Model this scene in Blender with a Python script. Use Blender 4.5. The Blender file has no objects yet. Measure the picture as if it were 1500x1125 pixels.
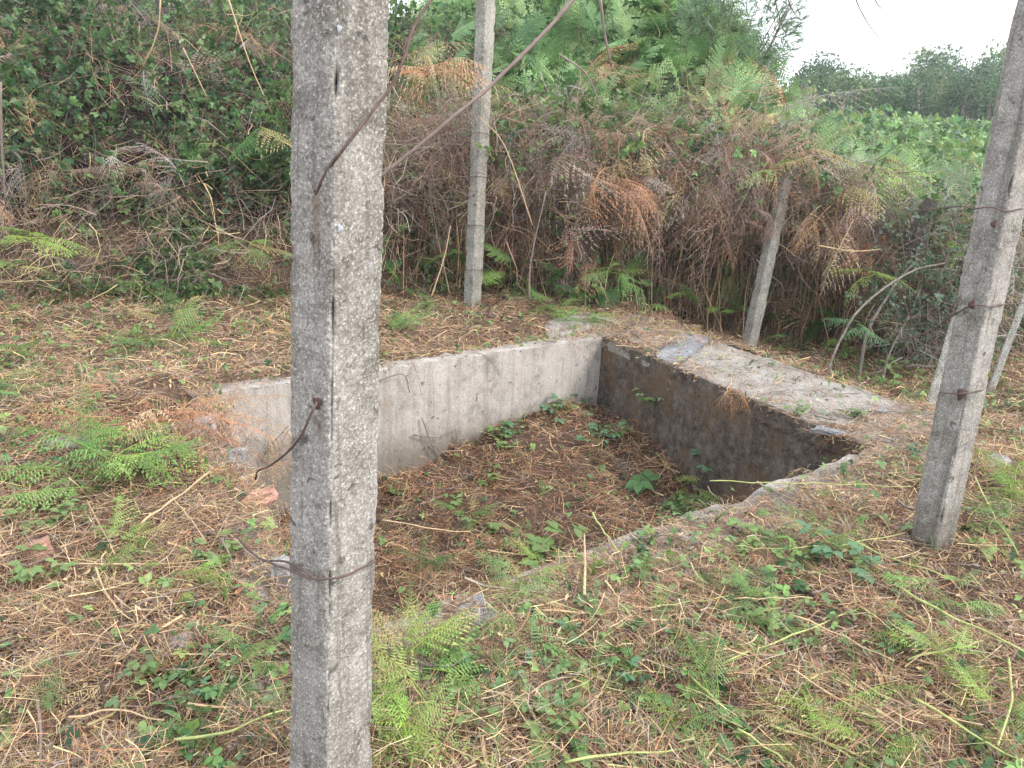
import bpy, bmesh, math, random
import numpy as np
from mathutils import Vector, noise as mnoise
from math import radians, sin, cos, tan, pi

# ------------------------------------------------------------------ camera
SC = bpy.context.scene
COL = SC.collection
FPX, TH, RL, H = 1133.0, radians(17.7), radians(2.7), 1.6
cF = np.array([0, cos(TH), -sin(TH)])
_R0 = np.array([1, 0, 0.]); _U0 = np.array([0, sin(TH), cos(TH)])
cR = _R0 * cos(RL) + _U0 * sin(RL)
cU = -_R0 * sin(RL) + _U0 * cos(RL)
cam_d = bpy.data.cameras.new('camera')
cam = bpy.data.objects.new('camera', cam_d)
COL.objects.link(cam)
from mathutils import Matrix
cam.matrix_world = Matrix(((cR[0], cU[0], -cF[0], 0), (cR[1], cU[1], -cF[1], 0), (cR[2], cU[2], -cF[2], H), (0, 0, 0, 1)))
cam_d.sensor_width = 36.0
cam_d.lens = FPX / 1500 * 36.0
cam_d.clip_start = 0.05
cam_d.clip_end = 2000
SC.camera = cam

# ------------------------------------------------------------------ sky, sun, exposure
SUN_EL, SUN_AZ = radians(42), radians(118)      # azimuth clockwise from +Y
w = bpy.data.worlds.new('World'); SC.world = w; w.use_nodes = True
nt = w.node_tree; nt.nodes.clear()
sky = nt.nodes.new('ShaderNodeTexSky'); sky.sky_type = 'NISHITA'; sky.sun_disc = False
sky.sun_elevation = SUN_EL; sky.sun_rotation = SUN_AZ
sky.air_density = 1.0; sky.dust_density = 6.0; sky.ozone_density = 1.0
hs = nt.nodes.new('ShaderNodeMix'); hs.data_type = 'RGBA'; hs.inputs[0].default_value = .72; hs.inputs[7].default_value = (8.5, 8.8, 9.5, 1)   # bright overcast: cloud covers most of the blue
bg = nt.nodes.new('ShaderNodeBackground'); bg.inputs['Strength'].default_value = 0.15
wo = nt.nodes.new('ShaderNodeOutputWorld')
nt.links.new(sky.outputs[0], hs.inputs[6]); nt.links.new(hs.outputs[2], bg.inputs['Color']); nt.links.new(bg.outputs[0], wo.inputs['Surface'])
sd = bpy.data.lights.new('sun', 'SUN'); sd.energy = 1.4; sd.angle = radians(16); sd.color = (1.0, 0.985, 0.96)
so = bpy.data.objects.new('sun', sd); COL.objects.link(so)
sdir = Vector((sin(SUN_AZ) * cos(SUN_EL), cos(SUN_AZ) * cos(SUN_EL), sin(SUN_EL)))
so.rotation_euler = sdir.to_track_quat('Z', 'Y').to_euler(); so.location = (6, -4, 12)
SC.view_settings.view_transform = 'Standard'; SC.view_settings.look = 'None'
SC.view_settings.gamma = 1.0; SC.view_settings.use_curve_mapping = False
SC.view_settings.exposure = 1.05
SC.cycles.max_bounces = 8; SC.cycles.diffuse_bounces = 4; SC.cycles.transmission_bounces = 4
SC.cycles.volume_bounces = 0
SC.cycles.use_denoising = True

rng = np.random.default_rng(7)
random.seed(7)

# ------------------------------------------------------------------ pixel -> world
def ray(x, y): return cF + cR * (x - 750) / FPX - cU * (y - 562.5) / FPX
def PZ(x, y, z=0.0):
    d = ray(x, y); t = (z - H) / d[2]; return np.array([d[0] * t, d[1] * t, z])
def PY(x, y, Y):
    d = ray(x, y); t = Y / d[1]; return np.array([d[0] * t, Y, H + d[2] * t])
def proj(p):
    v = np.asarray(p, float) - np.array([0, 0, H]); z = v @ cF
    return 750 + FPX * (v @ cR) / z, 562.5 - FPX * (v @ cU) / z, z

# ------------------------------------------------------------------ numpy noise
_perm = rng.random((256, 256))
def vnoise(x, y):
    xi = np.floor(x).astype(int); yi = np.floor(y).astype(int)
    fx = x - xi; fy = y - yi
    fx = fx * fx * (3 - 2 * fx); fy = fy * fy * (3 - 2 * fy)
    a = _perm[xi & 255, yi & 255]; b = _perm[(xi + 1) & 255, yi & 255]
    c = _perm[xi & 255, (yi + 1) & 255]; d = _perm[(xi + 1) & 255, (yi + 1) & 255]
    return (a * (1 - fx) + b * fx) * (1 - fy) + (c * (1 - fx) + d * fx) * fy
def fbm(x, y, o=4):
    s = 0; a = .5; t = 0
    for i in range(o):
        s = s + a * vnoise(x * 2 ** i + 17.3 * i, y * 2 ** i + 9.1 * i); t += a; a *= .5
    return s / t
def sstep(a, b, x):
    t = np.clip((x - a) / (b - a), 0, 1); return t * t * (3 - 2 * t)

# ------------------------------------------------------------------ tank layout
A = np.array([-1.83, 4.55]); B = np.array([0.76, 6.47]); C = np.array([2.06, 4.16]); D = np.array([-0.58, 2.12])
u = (B - A) / np.linalg.norm(B - A)          # along the back wall
v = (C - B) / np.linalg.norm(C - B)          # towards the camera
def tank_uv(x, y):
    """coordinates in the tank frame: s along AB (0..1), t along AD (0..1)"""
    M = np.linalg.inv(np.array([[B[0] - A[0], D[0] - A[0]], [B[1] - A[1], D[1] - A[1]]]))
    px = x - A[0]; py = y - A[1]
    return M[0, 0] * px + M[0, 1] * py, M[1, 0] * px + M[1, 1] * py
LU = float(np.linalg.norm(B - A)); LV = float(np.linalg.norm(D - A))
SLABW = 0.98

FX = [-60, -12, -7, -4.2, -2.6, -1.4, 0.0, 1.0, 2.4, 3.4, 4.3, 5.2, 7.0, 12, 60]
FY = [3.0, 4.8, 5.8, 6.7, 7.3, 7.75, 7.9, 7.85, 8.0, 7.6, 7.3, 8.6, 10.5, 14, 30]
def foot(x): return np.interp(x, FX, FY) + 0.35 * (fbm(x * 0.9 + 3, x * 0 + 2) - .5)
def base_ground(x, y):
    g = 0.10 * (fbm(x * .5 + 5, y * .5) - .5) + 0.09 * (fbm(x * 2.2, y * 2.2) - .5) + 0.05 * (fbm(x * 7, y * 7, 3) - .5)
    s, t = tank_uv(x, y)
    # lower ground behind the broad slab, on the right
    g = g - 0.28 * sstep(1.0 + SLABW / LU, 1.0 + (SLABW + .35) / LU, s) * sstep(4.3, 5.6, y)
    g = g - 0.05 * sstep(1.0, 0.2, y)
    # heap of cut bracken over the broken end wall
    g = g + 0.20 * np.exp(-(((x + 2.05) / .42) ** 2 + ((y - 4.15) / .35) ** 2)) + 0.12 * np.exp(-(((x + 1.75) / .3) ** 2 + ((y - 3.35) / .3) ** 2))
    g = g + 0.10 * np.exp(-(((x - 2.45) / .4) ** 2 + ((y - 4.0) / .35) ** 2))
    return g
def terrain(x, y):
    x = np.asarray(x, float); y = np.asarray(y, float)
    g = base_ground(x, y)
    d = y - foot(x)
    lx = sstep(0.6, -1.2, x)                 # 1 on the left, 0 on the right
    n = fbm(x * 1.3 + 4, y * 1.3) - .5
    dd = d + .5 * n
    left = .72 * sstep(-.05, .75, dd) + 1.35 * sstep(.75, 1.9, dd) + .34 * np.clip(dd - 1.6, 0, 9)
    right = 1.25 * sstep(.45, 1.05, dd) + np.interp(x, [2.4, 3.6], [.85, .36]) * np.clip(dd - .9, 0, 9)
    right = right * np.interp(x, [2.7, 4.0], [1, .5])
    bank = left * lx + right * (1 - lx)
    cap = np.interp(x, [-60, 1.2, 2.3, 3.1, 4.0, 5.2, 6.4, 8, 60], [5.8, 5.0, 4.2, 3.3, 2.4, 1.85, 1.4, 1.15, 1.0]) + .4 * n
    bank = cap * np.tanh(bank / cap)
    far = 0.075 * np.clip(y - 14, 0, 26) + 0.05 * np.clip(y - 40, 0, 60) + 0.05 * np.clip(y - 106, 0, 200)
    far = far * (1 + .25 * (fbm(x * .05, y * .05) - .5))
    return g + bank * (1 - sstep(20, 40, y) * .5) + far
def tank_floor(x, y):
    s, t = tank_uv(x, y)
    z = -.97 + .36 * np.exp(-(((s - 1.0) / .42) ** 2 + ((t - .08) / .38) ** 2)) + .12 * np.exp(-(((s - .55) / .3) ** 2 + (t / .25) ** 2))
    z = z + .78 * sstep(.30, -.05, s) * sstep(.55, 1.0, t) + .35 * sstep(.75, 1.05, t) * sstep(.75, .3, s)
    return z + .26 * (fbm(x * 2.3 + 9, y * 2.3) - .5) + .05 * (fbm(x * 9, y * 9, 3) - .5)
def in_tank(x, y, m=0.0):
    s, t = tank_uv(x, y); a = m / LU; b = m / LV
    return (s > -a) & (s < 1 + a) & (t > -b) & (t < 1 + b)
def on_slab(x, y, m=0.0):
    s, t = tank_uv(x, y)
    r = (s >= 1) & (s < 1 + (SLABW + m) / LU) & (t > -.30) & (t < 1.10)
    nr = (t >= 1) & (t < 1 + (.36 + m) / LV) & (s > -.05) & (s < 1.3)
    bk = (t <= 0) & (t > -(.16 + m) / LV) & (s > -.02) & (s < 1.05)
    lf = (s <= 0) & (s > -(.18 + m) / LU) & (t > -.05) & (t < 1.15)
    return r | nr | bk | lf
def surf(x, y):
    z = terrain(x, y)
    z = np.where(on_slab(x, y), np.maximum(.0, z * .5), z)
    return np.where(in_tank(x, y), tank_floor(x, y), z)

# ------------------------------------------------------------------ materials
def newmat(name):
    m = bpy.data.materials.new(name); m.use_nodes = True
    t = m.node_tree; t.nodes.clear()
    out = t.nodes.new('ShaderNodeOutputMaterial')
    return m, t, out
def N(t, typ, **kw):
    n = t.nodes.new(typ)
    for k, val in kw.items():
        if k in n.inputs: n.inputs[k].default_value = val
        else: setattr(n, k, val)
    return n
def noise_n(t, vec, scale, detail=6, rough=.6, dist=0.0):
    n = N(t, 'ShaderNodeTexNoise', Scale=scale, Detail=detail, Roughness=rough, Distortion=dist)
    t.links.new(vec, n.inputs['Vector']); return n.outputs['Fac']
def ramp(t, fac, stops):
    r = t.nodes.new('ShaderNodeValToRGB'); e = r.color_ramp.elements
    while len(e) < len(stops): e.new(.5)
    for i, (p, c) in enumerate(stops):
        e[i].position = p; e[i].color = (c, c, c, 1) if isinstance(c, (int, float)) else (*c, 1)
    t.links.new(fac, r.inputs['Fac']); return r.outputs['Color']
def mix(t, fac, a, b, mode='MIX'):
    m = t.nodes.new('ShaderNodeMix'); m.data_type = 'RGBA'; m.blend_type = mode
    def put(sock, val):
        if isinstance(val, bpy.types.NodeSocket): t.links.new(val, sock)
        elif isinstance(val, (int, float)): sock.default_value = val
        else: sock.default_value = (*val, 1)
    put(m.inputs[0], fac); put(m.inputs[6], a); put(m.inputs[7], b)
    return m.outputs[2]

def mat_plant(name, transl=.3, rough=.55, spec=.35):
    m, t, out = newmat(name)
    at = N(t, 'ShaderNodeAttribute'); at.attribute_name = 'col'
    tc = N(t, 'ShaderNodeTexCoord')
    nz = noise_n(t, tc.outputs['Object'], 60, 3)
    c = mix(t, 1.0, at.outputs['Color'], ramp(t, nz, [(.25, .72), (.75, 1.25)]), 'MULTIPLY')
    p = N(t, 'ShaderNodeBsdfPrincipled', Roughness=rough); p.inputs['Specular IOR Level'].default_value = spec
    t.links.new(c, p.inputs['Base Color'])
    if transl > 0:
        tr = N(t, 'ShaderNodeBsdfTranslucent'); t.links.new(c, tr.inputs['Color'])
        mx = N(t, 'ShaderNodeMixShader'); mx.inputs[0].default_value = transl
        t.links.new(p.outputs[0], mx.inputs[1]); t.links.new(tr.outputs[0], mx.inputs[2])
        t.links.new(mx.outputs[0], out.inputs['Surface'])
    else:
        t.links.new(p.outputs[0], out.inputs['Surface'])
    return m
M_LEAF = mat_plant('living_leaf', .32, .5, .4)
M_DRY = mat_plant('dry_plant', .12, .8, .2)
M_STEM = mat_plant('stem', 0, .7, .25)

def mat_concrete(name, base, dark, light, stain_lo=.38, streak=0.0, brown=0.0, bump=.5, speck=1.0, scale=1.0, lich=.3):
    m, t, out = newmat(name)
    tc = N(t, 'ShaderNodeTexCoord'); V = tc.outputs['Object']
    big = noise_n(t, V, 3.2 * scale, 8, .65, .3)
    mid = noise_n(t, V, 17 * scale, 8, .7)
    fin = noise_n(t, V, 140 * scale, 4, .7)
    c = mix(t, ramp(t, big, [(stain_lo, 1.0), (stain_lo + .22, 0.0)]), base, dark)
    c = mix(t, ramp(t, mid, [(.42, 0.0), (.7, .8)]), c, light)
    if streak:
        mp = N(t, 'ShaderNodeMapping'); mp.inputs['Scale'].default_value = (9, 9, .7)
        t.links.new(V, mp.inputs['Vector'])
        st = noise_n(t, mp.outputs[0], 1.6, 8, .7)
        c = mix(t, ramp(t, st, [(.48, 0.0), (.72, streak)]), c, dark)
    if brown:
        bn = noise_n(t, V, 2.1 * scale, 6, .6, .6)
        c = mix(t, ramp(t, bn, [(.45, 0.0), (.62, brown)]), c, (.12, .075, .04))
    # aggregate: pale and dark grains
    vo = N(t, 'ShaderNodeTexVoronoi', Scale=270 * scale); t.links.new(V, vo.inputs['Vector'])
    sep = N(t, 'ShaderNodeSeparateColor'); t.links.new(vo.outputs['Color'], sep.inputs[0])
    gm = ramp(t, sep.outputs[0], [(.80, 0.0), (.86, .55 * speck)])
    c = mix(t, gm, c, tuple(min(.75, k * 1.7 + .06) for k in light))
    gd = ramp(t, sep.outputs[1], [(.80, 0.0), (.86, .5 * speck)])
    c = mix(t, gd, c, tuple(k * .45 for k in dark))
    c = mix(t, 1.0, c, ramp(t, fin, [(.3, .62), (.7, 1.32)]), 'MULTIPLY')
    # lichen and pits
    vl = noise_n(t, V, 9 * scale, 5, .55, 1.2)
    c = mix(t, ramp(t, vl, [(.66, 0.0), (.76, lich)]), c, (.40, .42, .38))
    vp = noise_n(t, V, 26 * scale, 3, .5, .5)
    c = mix(t, ramp(t, vp, [(.28, .75), (.36, 0.0)]), c, tuple(k * .35 for k in dark))
    p = N(t, 'ShaderNodeBsdfPrincipled', Roughness=.92); p.inputs['Specular IOR Level'].default_value = .2
    t.links.new(c, p.inputs['Base Color'])
    h = mix(t, .5, fin, mid); h = mix(t, .35, h, vo.outputs['Distance'])
    bp = N(t, 'ShaderNodeBump', Strength=bump, Distance=.006); t.links.new(h, bp.inputs['Height'])
    t.links.new(bp.outputs[0], p.inputs['Normal']); t.links.new(p.outputs[0], out.inputs['Surface'])
    return m
M_POST = mat_concrete('post_concrete', (.30, .285, .26), (.15, .14, .12), (.40, .385, .35), stain_lo=.40, bump=.5, streak=.6, lich=.35, speck=.5)
M_POSTF = mat_concrete('far_post_concrete', (.30, .29, .25), (.15, .145, .12), (.38, .37, .33), bump=.5, streak=.6)
M_WALLB = mat_concrete('pale_render', (.385, .355, .32), (.18, .16, .14), (.46, .43, .395), stain_lo=.30, streak=.75, bump=.3, speck=.35, lich=.12)
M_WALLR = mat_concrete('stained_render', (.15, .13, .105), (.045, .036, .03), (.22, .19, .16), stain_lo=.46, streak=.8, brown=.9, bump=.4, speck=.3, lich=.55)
M_SLAB = mat_concrete('slab_concrete', (.30, .28, .25), (.15, .135, .115), (.38, .36, .325), stain_lo=.40, brown=.5, bump=.6, speck=.9, lich=.3)
M_PLATE = mat_concrete('slate_grey_concrete', (.23, .245, .26), (.12, .125, .13), (.33, .345, .36), bump=.3, speck=.3)
M_BRICK = mat_concrete('broken_brick', (.42, .21, .14), (.22, .11, .08), (.55, .36, .28), bump=.7, speck=.4, scale=1.5, lich=.3)
M_STONE = mat_concrete('field_stone', (.30, .28, .26), (.13, .12, .11), (.46, .45, .44), bump=.8, speck=.6, scale=1.5)

def weather(m, runs, z_damp, algae=.55):
    t = m.node_tree; p = next(n for n in t.nodes if n.type == 'BSDF_PRINCIPLED'); src = p.inputs['Base Color'].links[0].from_socket
    tc = N(t, 'ShaderNodeTexCoord'); V = tc.outputs['Object']; nz = noise_n(t, V, 30, 5, .7); c = src
    def math_(op, a, b_=None):
        k = N(t, 'ShaderNodeMath', operation=op)
        for i, q in enumerate((a, b_)):
            if q is None: continue
            if isinstance(q, bpy.types.NodeSocket): t.links.new(q, k.inputs[i])
            else: k.inputs[i].default_value = q
        return k.outputs[0]
    for (pt, L, wd) in runs:
        sb_ = N(t, 'ShaderNodeVectorMath', operation='SUBTRACT'); t.links.new(V, sb_.inputs[0]); sb_.inputs[1].default_value = tuple(pt)
        sx = N(t, 'ShaderNodeSeparateXYZ'); t.links.new(sb_.outputs[0], sx.inputs[0])
        r2 = math_('SQRT', math_('ADD', math_('MULTIPLY', sx.outputs[0], sx.outputs[0]), math_('MULTIPLY', sx.outputs[1], sx.outputs[1])))
        m1 = N(t, 'ShaderNodeMapRange'); t.links.new(math_('ADD', r2, math_('MULTIPLY', nz, wd * .9)), m1.inputs[0]); m1.inputs[1].default_value = wd * 1.5; m1.inputs[2].default_value = wd * .6
        m2 = N(t, 'ShaderNodeMapRange'); t.links.new(sx.outputs[2], m2.inputs[0]); m2.inputs[1].default_value = -L; m2.inputs[2].default_value = 0
        m3 = N(t, 'ShaderNodeMapRange'); t.links.new(sx.outputs[2], m3.inputs[0]); m3.inputs[1].default_value = .02; m3.inputs[2].default_value = .0
        c = mix(t, math_('MULTIPLY', math_('MULTIPLY', m1.outputs[0], m2.outputs[0]), math_('MULTIPLY', m3.outputs[0], .75)), c, (.17, .105, .06))
    sx = N(t, 'ShaderNodeSeparateXYZ'); t.links.new(V, sx.inputs[0])
    md = N(t, 'ShaderNodeMapRange'); t.links.new(math_('ADD', sx.outputs[2], math_('MULTIPLY', nz, -.25)), md.inputs[0]); md.inputs[1].default_value = z_damp; md.inputs[2].default_value = z_damp - .22
    c = mix(t, math_('MULTIPLY', md.outputs[0], .6), c, (.10, .085, .06))
    # long dark algae streaks
    mp = N(t, 'ShaderNodeMapping'); mp.inputs['Scale'].default_value = (30, 30, 1.4); t.links.new(V, mp.inputs['Vector']); st = noise_n(t, mp.outputs[0], 1.0, 6, .7)
    c = mix(t, ramp(t, st, [(.54, 0.0), (.66, algae)]), c, (.075, .07, .06))
    t.links.new(c, p.inputs['Base Color'])
def mat_soil():
    m, t, out = newmat('soil')
    g = N(t, 'ShaderNodeNewGeometry'); V = g.outputs['Position']
    a = noise_n(t, V, 1.6, 8, .65); b = noise_n(t, V, 22, 8, .75); f = noise_n(t, V, 110, 5, .7)
    c = ramp(t, b, [(.3, (.045, .03, .022)), (.5, (.115, .072, .05)), (.68, (.22, .15, .105))])
    c = mix(t, ramp(t, a, [(.45, 0.0), (.62, .6)]), c, (.075, .05, .034))
    c = mix(t, 1.0, c, ramp(t, f, [(.3, .5), (.7, 1.5)]), 'MULTIPLY')
    # far slope: scrub green
    sp = N(t, 'ShaderNodeSeparateXYZ'); t.links.new(V, sp.inputs[0])
    mr = N(t, 'ShaderNodeMapRange'); mr.inputs[1].default_value = 11; mr.inputs[2].default_value = 15
    t.links.new(sp.outputs['Y'], mr.inputs[0])
    gn = noise_n(t, V, 1.1, 8, .7)
    c = mix(t, mr.outputs[0], c, ramp(t, gn, [(.3, (.03, .05, .02)), (.6, (.09, .13, .045))]))
    at = N(t, 'ShaderNodeAttribute'); at.attribute_name = 'col'      # dark humus on the bank, with shade of the leaf gaps painted in
    gap_sep = N(t, 'ShaderNodeSeparateColor'); t.links.new(at.outputs['Color'], gap_sep.inputs[0])
    c = mix(t, gap_sep.outputs[0], c, ramp(t, b, [(.3, (.010, .009, .008)), (.7, (.035, .028, .022))]))
    p = N(t, 'ShaderNodeBsdfPrincipled', Roughness=.95); p.inputs['Specular IOR Level'].default_value = .15
    t.links.new(c, p.inputs['Base Color'])
    bp = N(t, 'ShaderNodeBump', Strength=.8, Distance=.02); t.links.new(b, bp.inputs['Height'])
    t.links.new(bp.outputs[0], p.inputs['Normal']); t.links.new(p.outputs[0], out.inputs['Surface'])
    return m
M_SOIL = mat_soil()
def mat_plain(name, c, rough=.8, metal=0.0, var=.4, sc=60):
    m, t, out = newmat(name)
    tc = N(t, 'ShaderNodeTexCoord'); n1 = noise_n(t, tc.outputs['Object'], sc, 5, .7)
    col = ramp(t, n1, [(.3, tuple(k * (1 - var) for k in c)), (.7, tuple(min(1, k * (1 + var)) for k in c))])
    p = N(t, 'ShaderNodeBsdfPrincipled', Roughness=rough, Metallic=metal)
    t.links.new(col, p.inputs['Base Color']); t.links.new(p.outputs[0], out.inputs['Surface'])
    return m
M_RUST = mat_plain('rusty_iron', (.115, .078, .066), .85, .2)
M_HOLE = mat_plain('rust_stain', (.06, .035, .028), .95)
M_BARK = mat_plain('grey_bark', (.16, .14, .12), .9, 0, .45, 25)
M_CANE = mat_plain('brown_cane', (.19, .145, .125), .75, 0, .35, 30)

# ------------------------------------------------------------------ objects
def tag(o, label=None, cat=None, group=None, kind=None):
    if label: o['label'] = label
    if cat: o['category'] = cat
    if group: o['group'] = group
    if kind: o['kind'] = kind
    return o
def empty(name, loc):
    o = bpy.data.objects.new(name, None); COL.objects.link(o); o.location = tuple(map(float, loc)); o.empty_display_size = .1
    return o
def mesh_obj(name, V, F, mats, parent=None, smooth=False, origin=None, midx=None):
    """V (n,3) world coordinates, F list of index lists; origin moves the object's origin"""
    me = bpy.data.meshes.new(name)
    V = np.asarray(V, float)
    o0 = np.zeros(3) if origin is None else np.asarray(origin, float)
    me.from_pydata([tuple(p) for p in (V - o0)], [], [list(f) for f in F])
    for m in (mats if isinstance(mats, (list, tuple)) else [mats]): me.materials.append(m)
    if midx is not None: me.polygons.foreach_set('material_index', midx)
    if smooth: me.polygons.foreach_set('use_smooth', [True] * len(me.polygons))
    me.update()
    o = bpy.data.objects.new(name, me); COL.objects.link(o)
    if parent is not None:
        o.parent = parent; o.location = tuple(o0 - np.array(parent.location))
    else: o.location = tuple(o0)
    return o

class Batch:
    """many copies of leaf-like prototypes written into one mesh with a colour per point"""
    def __init__(s): s.V = []; s.Q = []; s.T = []; s.C = []; s.n = 0
    def add(s, proto, M, P, c0, c1=None):
        PV, PQ, PT, PK = proto
        n = len(P); k = len(PV)
        if n == 0: return
        V = np.einsum('nij,kj->nki', M, PV) + np.asarray(P)[:, None, :]
        c0 = np.asarray(c0, float)
        if c1 is None: c1 = c0
        C = c0[:, None, :] * (1 - PK)[None, :, None] + np.asarray(c1)[:, None, :] * PK[None, :, None]
        off = s.n + np.arange(n)[:, None, None] * k
        if len(PQ): s.Q.append((PQ[None] + off).reshape(-1, 4))
        if len(PT): s.T.append((PT[None] + off).reshape(-1, 3))
        s.V.append(V.reshape(-1, 3)); s.C.append(C.reshape(-1, 3)); s.n += n * k
    def raw(s, V, Q, T, C):
        if len(Q): s.Q.append(np.asarray(Q) + s.n)
        if len(T): s.T.append(np.asarray(T) + s.n)
        s.V.append(np.asarray(V)); s.C.append(np.asarray(C)); s.n += len(V)
    def build(s, name, mat, parent=None, origin=None):
        V = np.concatenate(s.V); C = np.concatenate(s.C)
        Q = np.concatenate(s.Q) if s.Q else np.zeros((0, 4), int)
        T = np.concatenate(s.T) if s.T else np.zeros((0, 3), int)
        o0 = np.zeros(3) if origin is None else np.asarray(origin, float)
        me = bpy.data.meshes.new(name)
        me.vertices.add(len(V)); me.vertices.foreach_set('co', (V - o0).astype(np.float32).ravel())
        nl = Q.size + T.size
        me.loops.add(nl); me.loops.foreach_set('vertex_index', np.concatenate([Q.ravel(), T.ravel()]).astype(np.int32))
        me.polygons.add(len(Q) + len(T))
        me.polygons.foreach_set('loop_start', np.concatenate([np.arange(len(Q)) * 4, Q.size + np.arange(len(T)) * 3]).astype(np.int32))
        me.materials.append(mat)
        me.update(calc_edges=True)
        ca = me.color_attributes.new('col', 'FLOAT_COLOR', 'POINT')
        ca.data.foreach_set('color', np.concatenate([np.clip(C, 0, 1), np.ones((len(C), 1))], 1).astype(np.float32).ravel())
        o = bpy.data.objects.new(name, me); COL.objects.link(o)
        if parent is not None:
            o.parent = parent; o.location = tuple(o0 - np.array(parent.location))
        else: o.location = tuple(o0)
        return o

# ---- orientation helpers: proto axes: +Y = growth direction, +Z = upper face
def frames(dirs, ups, scale):
    y = dirs / np.linalg.norm(dirs, axis=1, keepdims=True)
    x = np.cross(y, ups); x /= np.linalg.norm(x, axis=1, keepdims=True) + 1e-9
    z = np.cross(x, y)
    return np.stack([x, y, z], 2) * np.asarray(scale).reshape(-1, 1, 1)
def randunit(n):
    a = rng.normal(size=(n, 3)); return a / np.linalg.norm(a, axis=1, keepdims=True)
def jitter(c, n, val=.25, hue=.08):
    c = np.asarray(c, float)
    out = c[None] * (1 + val * rng.uniform(-1, 1, (n, 1))) * (1 + hue * rng.uniform(-1, 1, (n, 3)))
    return np.clip(out, .004, .95)
def pick(cols, n, p=None, val=.25, hue=.08):
    cols = np.asarray(cols, float); i = rng.choice(len(cols), n, p=p)
    return np.clip(cols[i] * (1 + val * rng.uniform(-1, 1, (n, 1))) * (1 + hue * rng.uniform(-1, 1, (n, 3))), .004, .95)

# ---- prototypes: (V, quads, tris, k)
class PB:
    def __init__(s): s.V = []; s.Q = []; s.T = []; s.K = []
    def v(s, p, k=0.0): s.V.append(np.asarray(p, float)); s.K.append(k); return len(s.V) - 1
    def q(s, *a): s.Q.append(a)
    def t(s, *a): s.T.append(a)
    def done(s):
        return (np.array(s.V), np.array(s.Q, int).reshape(-1, 4), np.array(s.T, int).reshape(-1, 3), np.array(s.K))
    def tube(s, pts, r0, r1, sides=3, k=1.0):
        pts = [np.asarray(p, float) for p in pts]; prev = None
        for i, p in enumerate(pts):
            d = pts[min(i + 1, len(pts) - 1)] - pts[max(i - 1, 0)]; d = d / (np.linalg.norm(d) + 1e-9)
            a = np.cross(d, [0.13, .21, 1.0]); a /= np.linalg.norm(a) + 1e-9; b = np.cross(d, a)
            r = r0 + (r1 - r0) * i / max(1, len(pts) - 1)
            ring = [s.v(p + r * (cos(2 * pi * j / sides) * a + sin(2 * pi * j / sides) * b), k) for j in range(sides)]
            if prev:
                for j in range(sides): s.q(prev[j], prev[(j + 1) % sides], ring[(j + 1) % sides], ring[j])
            prev = ring
    def ribbon(s, pts, w, k=0.0, up=(0, 0, 1)):
        pts = [np.asarray(p, float) for p in pts]; prev = None
        for i, p in enumerate(pts):
            d = pts[min(i + 1, len(pts) - 1)] - pts[max(i - 1, 0)]
            a = np.cross(d, up); a /= np.linalg.norm(a) + 1e-9
            ww = w * (1 - .7 * i / (len(pts) - 1))
            l = s.v(p - a * ww / 2, k); r = s.v(p + a * ww / 2, k)
            if prev: s.q(prev[0], prev[1], r, l)
            prev = (l, r)

def frond(seed, npin=13, npl=8, W=.42, arch=.35, dead=0.0, stalk=.22, curl=0.0, fold=.0, pw=.40):
    """bracken frond, unit length along +Y"""
    R = random.Random(seed); b = PB()
    def axis(s):
        return np.array([.04 * sin(s * 3 + seed), s, -arch * s * s + .04 * sin(5 * s + seed)])
    pts = [axis(i / 10) for i in range(11)]
    b.tube(pts, .009, .002, 3, 1.0)
    for i in range(npin):
        f = i / (npin - 1)
        s = stalk + (1 - stalk) * (f ** .88) * .985
        L = W * (1 - f) ** .8 * (.75 + .25 * min(1, f * 6)) + .012
        base = axis(s); tang = axis(min(1, s + .02)) - axis(s - .02); tang /= np.linalg.norm(tang)
        for side in (-1, 1):
            if R.random() < dead * .25: continue
            ang = radians(66 - 22 * f + R.uniform(-7, 7))
            droop = R.uniform(.05, .3) + curl * R.uniform(.2, 1.2)
            d = np.array([side * sin(ang), 0, 0]) + tang * cos(ang) + np.array([0, 0, -.12 + fold * .5])
            d /= np.linalg.norm(d)
            LL = L * R.uniform(.85, 1.08) * (1 - dead * R.uniform(0, .45))
            nn = max(2, int(round(npl * (LL / W) ** .6)))
            def pp(q): return base + d * LL * q + np.array([0, 0, -droop * LL * q * q]) + tang * (.10 * LL * q * q)
            b.ribbon([pp(0), pp(.5), pp(1.0)], .006 if dead < .5 else .004, .5)
            nrm = np.cross(d, tang) * side; nrm /= np.linalg.norm(nrm) + 1e-9
            for j in range(nn):
                q = (j + .6) / (nn + .35)
                p0 = pp(q); dq = pp(min(1, q + .05)) - pp(q - .05); dq /= np.linalg.norm(dq)
                sp = LL / nn
                pl = min(LL * .24, .16 * W + .01) * (1 - q) ** .7 + .006
                for sd in (-1, 1):
                    if R.random() < dead * .3: continue
                    e = np.cross(nrm, dq) * sd; e = e * .9 + dq * .42
                    e = e + nrm * (-.15 - curl * R.uniform(0, 1.2)) + dq * R.uniform(-.12, .12)
                    e /= np.linalg.norm(e)
                    wv = dq * sp * pw * (1 - .5 * dead)
                    a = b.v(p0 - wv); c = b.v(p0 + wv); m = b.v(p0 + e * pl * .6 + wv * .75); n = b.v(p0 + e * pl); o = b.v(p0 + e * pl * .6 - wv * .75)
                    b.q(a, c, m, o); b.t(o, m, n)
            # tip
            p0 = pp(.9); p1 = pp(1.08); e = np.cross(nrm, d) * (.02 if dead < .5 else .006) * W * 2
            b.t(b.v(p0 - e), b.v(p0 + e), b.v(p1))
    return b.done()

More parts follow.
